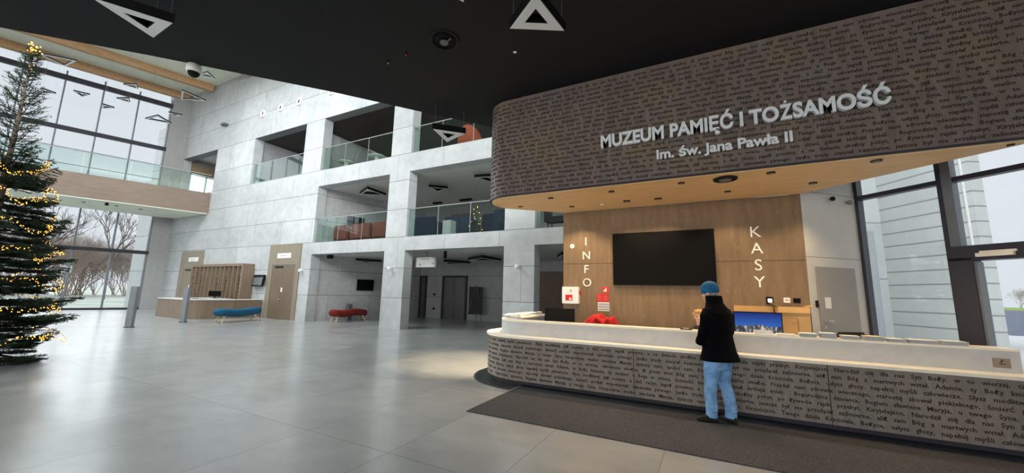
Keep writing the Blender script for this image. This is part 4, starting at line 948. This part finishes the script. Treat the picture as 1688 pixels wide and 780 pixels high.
# lift lobby
for x0, x1, lb in ((-17.0, -15.65, 'left lift door beside the first column'), (-14.2, -12.65, 'right lift door with a bright reflection')):
    if x0 < -16: x0 = -15.95
    t = thing('lift_door', ((x0 + x1) / 2, 18.6, 0), lb, 'lift door', 'lift doors in the lobby')
    MB().box(x0 - .12, x0, 18.5, 18.6, 0, 2.55).box(x1, x1 + .12, 18.5, 18.6, 0, 2.55).box(x0, x1, 18.5, 18.6, 2.43, 2.55).build('frame', 'dark_frame', t)
    mid = (x0 + x1) / 2; MB().box(x0, mid - .01, 18.55, 18.6, 0, 2.43).build('leaf', 'elevator_steel', t); MB().box(mid + .01, x1, 18.55, 18.6, 0, 2.43).build('leaf', 'elevator_steel', t)
for z, lb in ((1.35, 'upper small black call button plate between the lifts'), (.5, 'lower small black plate between the lifts')):
    tag(MB().box(-15.0, -14.85, 18.57, 18.6, z, z + .12).build('call_plate', 'black_plastic'), lb, 'call button')
t = thing('display_easel', (-11.5, 17.6, 0), 'dark easel board leaning in the lift lobby', 'easel')
MB().obox((-11.35, 17.7, 1.15), (.75, .03, 1.5), .6, -.18).build('board', 'inner_dark', t)
for a, b in (((-11.7, 17.3, 0), (-11.35, 17.68, 2.0)), ((-11.05, 17.85, 0), (-11.35, 17.72, 2.0)), ((-11.6, 18.2, 0), (-11.35, 17.75, 1.9))): MB().tube([a, b], .018, 6).build('leg', 'grey_plastic', t)
t = thing('hanging_direction_sign', (-10.7, 12.9, 2.6), 'white illuminated direction sign hanging beside the first column', 'sign')
lb_ = MB().box(-11.40, -10.35, 12.75, 12.9, 2.6, 3.03).build('light_box', 'pale_counter', t, bevel=.006)
MB().box(-11.41, -11.33, 12.74, 12.91, 2.59, 3.06).build('end_cap', 'grey_plastic', t)
m = MB()
for q in range(6): m.box(-11.05 + q * .08, -11.0 + q * .08, 12.745, 12.75, 2.93, 2.98)
for x, z in ((-11.15, 2.68), (-10.45, 2.72), (-10.45, 2.95)): m.box(x, x + .08, 12.745, 12.75, z, z + .07)
m.build('pictogram', 'tiny_text_grey', lb_); MB().tube([(-10.8, 12.82, 3.05), (-10.8, 12.82, 3.3)], .015, 6).build('hanger', 'grey_plastic', t)
tag(MB().box(-17.25, -16.95, 12.75, 12.9, 3.12, 3.3).build('projector_box', 'black_plastic'), 'small black box under the ceiling at the start of the left bay', 'projector')
tag(MB().box(-10.02, -9.92, 12.95, 13.05, 2.98, 3.3).build('ceiling_camera', 'black_plastic'), 'small black camera right of the hanging direction sign', 'security camera')
d5 = struct(thing('door_5', (-5.5, 18.5, 0), 'dark brown door in the passage beside the wood wall', 'door')); del d5['category']
MB().box(-8.4, -5.0, 18.5, 18.6, 0, 2.75).build('door_leaf', 'brown_door', d5); MB().tube([(-5.4, 18.5, 1.05), (-5.4, 18.42, 1.05), (-5.55, 18.42, 1.05)], .012, 6).build('door_handle', 'brushed_steel', d5)
# ------------------------------------------------------------------ first and second floor furniture
def armchair(x0, x1, y, z, h, mat, lb, grp, n=1):
    t = thing('lounge_armchair', ((x0 + x1) / 2, y + .35, z), lb, 'armchair', grp); w_ = x1 - x0
    MB().box(x0 + .10, x1 - .10, y + .10, y + .72, z + .28, z + .46).build('seat', mat, t, bevel=.03)
    MB().box(x0, x1, y, y + .16, z + .22, z + h).build('backrest', mat, t, bevel=.05)
    for a in (x0, x1 - .14): MB().box(a, a + .14, y + .05, y + .74, z + .22, z + h * .82).build('armrest', mat, t, bevel=.04)
    for a in (x0 + .08, x1 - .08):
        for b in (y + .10, y + .66): MB().tube([(a, b, z), (a, b, z + .30)], .015, 6).build('leg', 'brushed_steel', t)
F1 = 3.87
for x0, x1, lb in ((-17.75, -16.15, 'leftmost rust brown armchair behind the glass balustrade'), (-16.0, -14.55, 'middle rust brown armchair behind the glass balustrade'), (-14.45, -13.1, 'right rust brown armchair partly behind the column')):
    if x0 < -17.3: x0 = -17.2
    armchair(x0, x1, 12.95, F1, .98, 'rust_fabric', lb, 'brown armchairs on the first floor')
for x0, x1, y, h, lb in ((-12.6, -10.95, 13.4, 1.12, 'leftmost blue high backed sofa on the first floor'), (-10.85, -9.3, 13.9, 1.15, 'middle blue high backed sofa behind the white cube'), (-9.6, -8.5, 15.2, 1.45, 'tall blue seat behind the small lit tree'), (-7.95, -6.75, 13.5, 1.18, 'right blue high backed sofa beside the second column')):
    armchair(x0, x1, y, F1, h, 'navy_fabric', lb, 'blue sofas on the first floor')
tag(MB().box(-10.2, -9.75, 13.0, 13.4, F1, F1 + .78).build('white_cube_table', 'dim_white', bevel=.02), 'pale cube table before the blue sofas', 'table')
t = thing('small_lit_tree', (-8.6, 13.2, F1), 'small dark christmas tree with a few lights on the first floor', 'tree')
MB().cyl(-8.6, 13.2, F1, F1 + .25, .18, 12, .14).build('pot', 'black_plastic', t)
m = MB(); m.tube([(-8.6, 13.2, F1 + .2), (-8.6, 13.2, F1 + 1.5)], [.02, .006], 6)
for i in range(70):
    q = i / 70; z = F1 + .3 + q * 1.15; a = i * 2.4; r = .30 * (1 - q) + .03; m.tube([(-8.6, 13.2, z), (-8.6 + r * math.cos(a), 13.2 + r * math.sin(a), z - .06)], [.012, .004], 4)
m.build('branches', 'fir_needles', t)
for i in range(15):
    q = i / 15; z = F1 + .3 + q * 1.1; a = i * 1.9; r = .28 * (1 - q) + .04; MB().ball((-8.6 + r * math.cos(a), 13.2 + r * math.sin(a), z), .018, 6, 4).build('light_bulb', 'warm_bulb', t)
for x0, x1, z0, z1, mt, lb in ((-13.9, -12.3, 5.5, 6.3, 'picture_red', 'reddish picture on the back wall of the lounge'), (-11.8, -10.7, 4.9, 5.6, 'tan_band', 'brown board on the back wall of the lounge'), (-15.9, -15.2, 5.4, 6.1, 'picture_blue', 'small dark picture at the left of the lounge wall')):
    t = thing('wall_picture', ((x0 + x1) / 2, 18.58, z0), lb, 'picture'); MB().box(x0, x1, 18.55, 18.6, z0, z1).build('frame', 'grey_plastic', t); MB().box(x0 + .04, x1 - .04, 18.54, 18.55, z0 + .04, z1 - .04).build('image', mt, t)
t = thing('dark_lounge_bench', (-5.0, 12.9, F1), 'dark bench on legs glimpsed right of the second column', 'bench')
MB().box(-5.35, -3.6, 12.8, 13.3, F1 + .35, F1 + .55).build('seat', 'dark_fabric', t, bevel=.02); MB().box(-5.35, -5.2, 12.8, 13.3, F1 + .35, F1 + .95).build('armrest', 'dark_fabric', t, bevel=.02)
for x in (-5.2, -3.7):
    for y in (12.85, 13.25): MB().box(x - .02, x + .02, y - .02, y + .02, F1, F1 + .35).build('leg', 'black_plastic', t)
F2 = 7.62
for x, y, lb in ((-17.0, 13.2, 'left round cafe table on the second floor'), (-14.75, 13.2, 'right round cafe table on the second floor')):
    t = thing('cafe_table', (x, y, F2), lb, 'table', 'cafe tables on the second floor')
    MB().lathe(x, y, [(.40, F2 + .70), (.42, F2 + .72), (.40, F2 + .74)], 28).build('table_top', 'table_top', t, True); MB().lathe(x, y, [(.24, F2), (.20, F2 + .05), (.09, F2 + .3), (.10, F2 + .70)], 20).build('pedestal', 'warm_counter_edge', t, True)
t = thing('curved_arm_lamp', (-17.0, 14.8, F2), 'white curved lamp arm before the dark ceiling', 'lamp')
MB().tube([(-18.0, 14.6, F2), (-18.0, 14.6, F2 + 1.5), (-17.9, 14.6, F2 + 1.85), (-17.7, 14.6, F2 + 2.0), (-17.95, 14.6, F2 + 2.2)], .05, 8).build('arm', 'dim_white', t); MB().cyl(-18.0, 14.6, F2, F2 + .03, .2, 16).build('base', 'dim_white', t)
t = thing('coral_armchair', (-9.5, 13.4, F2), 'rounded coral red armchair on the second floor', 'armchair')
x, y = -9.45, 13.5
m = MB()
for i in range(2):
    pass
rings = []
for i in range(17):
    a = PI * (1.0 + i / 16); c_ = (x + .62 * math.cos(a), y + .05 + .50 * math.sin(a) + .35); hgt = .62 + .75 * math.sin(PI * i / 16)
    rings.append([(c_[0] + .07 * math.cos(a) * sx, c_[1] + .07 * math.sin(a) * sx, F2 + zz) for sx, zz in ((1, .25), (1, hgt * .85 + .1), (.3, hgt + .12), (-.6, hgt + .12), (-1, hgt * .85 + .1), (-1, .25))])
m.loft(rings); m.build('backrest', 'coral_fabric', t, True)
MB().lathe(x, y + .4, [(.50, F2 + .25), (.55, F2 + .32), (.54, F2 + .44), (.48, F2 + .48)], 24).build('seat', 'coral_fabric', t, True)
for q in range(4): a = PI / 4 + q * PI / 2; MB().tube([(x + .35 * math.cos(a), y + .4 + .3 * math.sin(a), F2 + .27), (x + .42 * math.cos(a), y + .4 + .36 * math.sin(a), F2)], .016, 6).build('leg', 'brushed_steel', t)

# ------------------------------------------------------------------ Christmas tree
TB = Vector((-12.65, 1.85, 0))
def tr_r(z):
    P_ = [(.25, 1.35), (.8, 1.25), (1.5, 1.08), (2.1, .98), (2.9, .86), (3.5, .72), (4.0, .50), (4.6, .40), (5.4, .28), (6.1, .14), (6.5, .03)]
    for (a, ra), (b, rb) in zip(P_, P_[1:]):
        if z <= b: return ra + (rb - ra) * max(0, (z - a)) / (b - a)
    return .02
rnd = random.Random(5)
tree = thing('christmas_tree', TB, 'tall dark green fir tree with golden lights at the left edge', 'christmas tree')
MB().tube([TB + Vector((0, 0, .05)), TB + Vector((0, 0, 3)), TB + Vector((0, 0, 6.45))], [.09, .06, .012], 10).build('trunk', 'bark', tree, True)
fol = MB(); tw = MB(); tips = []
def needles(p, q, L_, n, w=.0075):
    d = (q - p); ln = d.length
    if ln < 1e-4: return
    d.normalize(); a = d.cross(Vector((0, 0, 1))); 
    if a.length < .05: a = Vector((1, 0, 0))
    a.normalize(); b = a.cross(d)
    for i in range(n):
        c = p + d * ln * (i + rnd.random()) / n; th = rnd.uniform(0, 2 * PI); o_ = (a * math.cos(th) + b * (math.sin(th) * .7 + .15)) * .8 + d * .65
        tip = c + o_ * L_ * rnd.uniform(.7, 1.1); s_ = d * w * 1.3; fol.add([c - s_, c + s_, tip], [(0, 1, 2)])
z = .30; wh = 0
while z < 6.4:
    R_ = tr_r(z); sparse = z > 3.95; nb = 8 if not sparse else 6
    for k in range(nb):
        a = 2 * PI * (k + .5 * (wh % 2)) / nb + rnd.uniform(-.25, .25); r = R_ * rnd.uniform(.72, 1.18); dr = Vector((math.cos(a), math.sin(a), 0)); side = Vector((-dr.y, dr.x, 0))
        z0 = z + rnd.uniform(-.11, .11); rise = (.0 if z < 3.3 else .35 + (z - 3.3) * .25) * r; drp = (rnd.uniform(-.30, .02) if z < 3.3 else 0) * r
        P_ = lambda u: TB + dr * r * u + Vector((0, 0, z0 + drp * math.sin(u * 2.2) * .8 + rise * u * u + (.10 * r * u ** 3)))
        tw.tube([P_(0), P_(.5), P_(1)], [.016 if not sparse else .010, .009, .003], 4)
        tips.append((P_(.9), z))
        nt = max(4, int(r * (15 if not sparse else 9)))
        needles(P_(.25), P_(1), .055, int(r * (110 if not sparse else 30)))
        for j in range(nt):
            u = .22 + .76 * (j + .5) / nt; L2 = r * .50 * (1.08 - u) + .07
            for sg in (-1, 1):
                p = P_(u); q = p + (side * sg * .75 + dr * .65).normalized() * L2 * rnd.uniform(.75, 1.1) + Vector((0, 0, rnd.uniform(-.05, .02) + (0.06 if sparse else 0)))
                tw.tube([p, q], [.005, .002], 3); needles(p, q, .05, int(L2 * (190 if not sparse else 45)) + 3)
    z += (.165 if not sparse else .19); wh += 1
tw.build('twigs', 'dark_twigs', tree, recalc=False); fol.build('needles', 'fir_needles', tree, recalc=False)['kind'] = 'stuff'
m = MB(); m.cyl(TB.x, TB.y, .0, .06, .30, 16)
for k in range(4): a = k * PI / 2 + .4; m.tube([(TB.x + .12 * math.cos(a), TB.y + .12 * math.sin(a), .22), (TB.x + .7 * math.cos(a), TB.y + .7 * math.sin(a), .02)], .022, 6)
m.cyl(TB.x, TB.y, .05, .30, .12, 14); m.build('stand', 'black_plastic', tree)
ls = thing('light_garland', TB, 'string of warm golden lights wound round the fir tree', 'string lights')
wire = []; bm_ = MB(); turns = 6.5; N = 1500
for i in range(N):
    u = i / N; z = .35 + u * 3.75; a = u * turns * 2 * PI; sag = .13 * math.sin(a * 3.1) + .06 * math.sin(a * 7.3)
    r = tr_r(z) * (.90 + .10 * math.sin(a * 4.7)) ; c = TB + Vector((r * math.cos(a), r * math.sin(a), z + sag)); wire.append(c)
    for q in range(1):
        b = c + Vector((rnd.uniform(-.035, .035), rnd.uniform(-.035, .035), rnd.uniform(-.035, .035))); s_ = .0085
        bm_.add([b + Vector((s_, 0, 0)), b - Vector((s_, 0, 0)), b + Vector((0, s_, 0)), b - Vector((0, s_, 0)), b + Vector((0, 0, s_ * 1.3)), b - Vector((0, 0, s_ * 1.3))], [(0, 2, 4), (2, 1, 4), (1, 3, 4), (3, 0, 4), (2, 0, 5), (1, 2, 5), (3, 1, 5), (0, 3, 5)])
MB().tube(wire[::3], .003, 3).build('wire', 'fir_needles', ls, recalc=False); bm_.build('light_bulbs', 'warm_bulb', ls, recalc=False)['kind'] = 'stuff'
tp = thing('treetop_ornament', TB + Vector((0, 0, 6.3)), 'golden lit ornament on the very top of the fir tree', 'ornament')
bm_ = MB()
for i in range(26): bm_.ball(TB + Vector((rnd.gauss(0, .05), rnd.gauss(0, .05), 6.52 + rnd.gauss(0, .06))), .013, 6, 4)
for i in range(8): bm_.ball(TB + Vector((rnd.gauss(0, .02), rnd.gauss(0, .02), 6.42 - i * .05)), .012, 6, 4)
bm_.build('cluster', 'warm_bulb', tp)
# ------------------------------------------------------------------ outside
o = MB().prism([(-400, -200), (400, -200), (400, 400), (-400, 400)], -.5, -.32).build('ground_outside', 'frost_ground'); struct(o, 'pale winter ground outside')
def patch(name, mat, poly, z, lb): return struct(MB().prism(poly, -.32, z).build(name, mat), lb)
patch('ground_west', 'frost_ground', [(-200, -60), (-39.2, -60), (-33.2, 11.2), (-33.4, 12.1), (-33.4, 60), (-200, 60)], -.02, 'pale winter lawn outside the glazed wall')
patch('paving_east', 'paving', [(2.6, 8.75), (20.5, -9.3), (36, -9), (36, 32), (14, 30), (11.5, 36), (2.6, 36)], -.02, 'light paving outside the entrance')
patch('road', 'asphalt', [(36, -9), (75, -9), (75, 200), (16, 200), (11.2, 30), (36, 32)], -.05, 'grey road beyond the paving')
patch('verge', 'verge', [(75, -9), (110, -9), (110, 200), (75, 200)], -.02, 'brown verge beyond the road')
patch('lawn_east', 'grass', [(110, -200), (390, -200), (390, 390), (110, 390)], .0, 'green lawn far beyond the road')
# building wing seen through the entrance glass
Pc = Vector((7.25, 23.3)); Pr = Vector((9.0, 20.3)); Pl = Vector((4.2, 21.55))
wing = thing('building_wing', (10, 27, 0), 'white clad building wing outside the entrance glass', 'building')
MB().slab(Pr, Pc, -.5, -.02, 16).build('clad_wall', 'outside_panels', wing)
MB().slab(Pl, Pc, .5, -.02, 16).build('side_wall', 'outside_slabs', wing)
e_ = (Pc - Pl).normalized(); a_ = Pl + e_ * 2.4; b_ = Pl + e_ * 3.12; nn = Vector((e_.y, -e_.x)) * .01
MB().prism([a_ + nn, b_ + nn, b_ - nn, a_ - nn], 0, 4.8).build('recess', 'paper_grey', wing)
MB().tube([(Pr.x - .1, Pr.y + .55, 0), (Pr.x - .1, Pr.y + .55, 16)], .09, 8).tube([(Pr.x - .1, Pr.y + .2, 0), (Pr.x - .1, Pr.y + .2, 16)], .05, 8).build('downpipe', 'white_plastic', wing)
t = thing('outdoor_camera', (8.6, 20.6, 3.9), 'white tube camera on the white clad building wing', 'security camera')
MB().tube([(8.75, 20.7, 3.95), (8.6, 20.55, 4.0), (8.4, 20.4, 4.05)], [.04, .11, .11], 10).build('body', 'white_plastic', t)
# wing beside the west windows
ww = thing('west_wing', (-37, 12.5, 0), 'pale clad building wing outside the glazed wall', 'building')
MB().box(-38.8, -33.4, 12.2, 20, -.02, 9.6).build('lower_wall', 'outside_slabs', ww); MB().box(-37.6, -33.4, 12.15, 20, 9.6, 13.6).build('upper_wall', 'outside_slabs', ww); MB().box(-36.6, -33.4, 12.18, 20, 13.6, 17).build('top_wall', 'outside_slabs', ww)
def bare(seed, H, spread, n0, mat, depth=5, lean=(0, 0)):
    rn = random.Random(seed); m = MB()
    def grow(p, d, L_, r, k):
        q = p + d * L_; mid = p + d * L_ * .5 + Vector((rn.gauss(0, .04), rn.gauss(0, .04), 0)) * L_
        m.tube([p, mid, q], [r, r * .85, r * .68], 4 if k > 1 else 3)
        if k == 0: return
        for i in range(3 if k > 1 else 4):
            nd = (d + Vector((rn.gauss(0, spread), rn.gauss(0, spread), rn.gauss(.12, spread * .6)))).normalized(); grow(p.lerp(q, rn.uniform(.55, 1)), nd, L_ * rn.uniform(.6, .82), r * .60, k - 1)
    for i in range(n0): grow(Vector((rn.uniform(-.3, .3) * (n0 > 1), rn.uniform(-.3, .3) * (n0 > 1), 0)), Vector((lean[0] + (rn.gauss(0, .25) if n0 > 1 else 0), lean[1] + (rn.gauss(0, .25) if n0 > 1 else 0), 1)).normalized(), H * .34, H * (.014 if n0 == 1 else .006), depth)
    return m.mesh('bare_tree')
meshes = [bare(1, 11, .42, 1, 'bark'), bare(2, 12, .5, 1, 'bark', lean=(.2, .5)), bare(3, 5.5, .42, 8, 'bark', 5), bare(4, 12, .35, 1, 'bark')]
for me in meshes[:2] + meshes[3:]: me.materials.append(MATS['bark'])
meshes[2].materials.append(MATS['pale_bark'])
def plant(i, x, y, rz, s, lb, cat, grp, nm):
    o = bpy.data.objects.new(nm, meshes[i]); COL.objects.link(o); o.location = (x, y, -.02); o.rotation_euler = (0, 0, rz); o.scale = (s, s, s); tag(o, lb, cat, grp)
for j, (i, x, y, rz, s, lb) in enumerate([(3, -58, 16.5, .5, 1.0, 'slender bare tree rising right of the middle mullion'), (1, -52, 6.5, .2, 1.0, 'leaning bare tree with a thick branch across the lower glazing'), (0, -61, 12.5, 2, .95, 'bare tree behind the slender one'),
        (1, -56, 2, 1.4, 1.1, 'bare tree seen beside the fir tree boughs'), (0, -66, -4, 3, 1.1, 'bare tree in the centre background of the glazing')]):
    plant(i, x, y, rz, s, lb, 'tree', 'bare trees west of the building', 'bare_tree')
def thicket(name, items, lb, src):
    V = []; F = []
    for x, y, rz, s in items:
        M = Matrix.Translation((x, y, -.02)) @ Matrix.Rotation(rz, 4, 'Z') @ Matrix.Scale(s, 4); n = len(V)
        V += [tuple(M @ v.co) for v in src.vertices]; F += [tuple(i + n for i in q.vertices) for q in src.polygons]
    m = MB(); m.v = V; m.f = F; o = m.build(name, 'pale_twigs', recalc=False); tag(o, lb, 'thicket', kind='stuff')
rn = random.Random(9)
thicket('leafless_thicket', [(-72 - rn.random() * 12, -18 + j * 1.15 + rn.uniform(-1, 1), rn.random() * 6, rn.uniform(1.2, 2.1)) for j in range(44)], 'pale brown leafless thicket behind the lawn outside the tall glazing', meshes[2])
for j, (x, y, s) in enumerate(((34, 40, .9), (24, 30, .75), (150, 190, 2.0))):
    plant(0, x, y, j * 1.3, s, ['bare tree beyond the road at the right edge', 'bare tree reaching in above the entrance door', 'distant bare tree over the green lawn'][j], 'tree', 'bare trees east of the building', 'bare_tree')
thicket('distant_thicket', [(185 + rn.random() * 30, 160 + j * 16, rn.random() * 6, rn.uniform(2.5, 4)) for j in range(16)], 'distant leafless thicket beyond the green lawn seen through the entrance door', meshes[2])
t = thing('street_lamp', (-47, 9.9, 0), 'park sign post with a pale panel outside the glazed wall', 'sign post')
MB().tube([(-47, 10.9, 0), (-47, 10.9, 2.6)], .04, 8).build('pole', 'mullion_grey', t); MB().obox((-47, 10.9, 2.75), (.06, .6, .55)).build('panel', 'outside_slabs', t)
COL.objects.unlink(TOB)
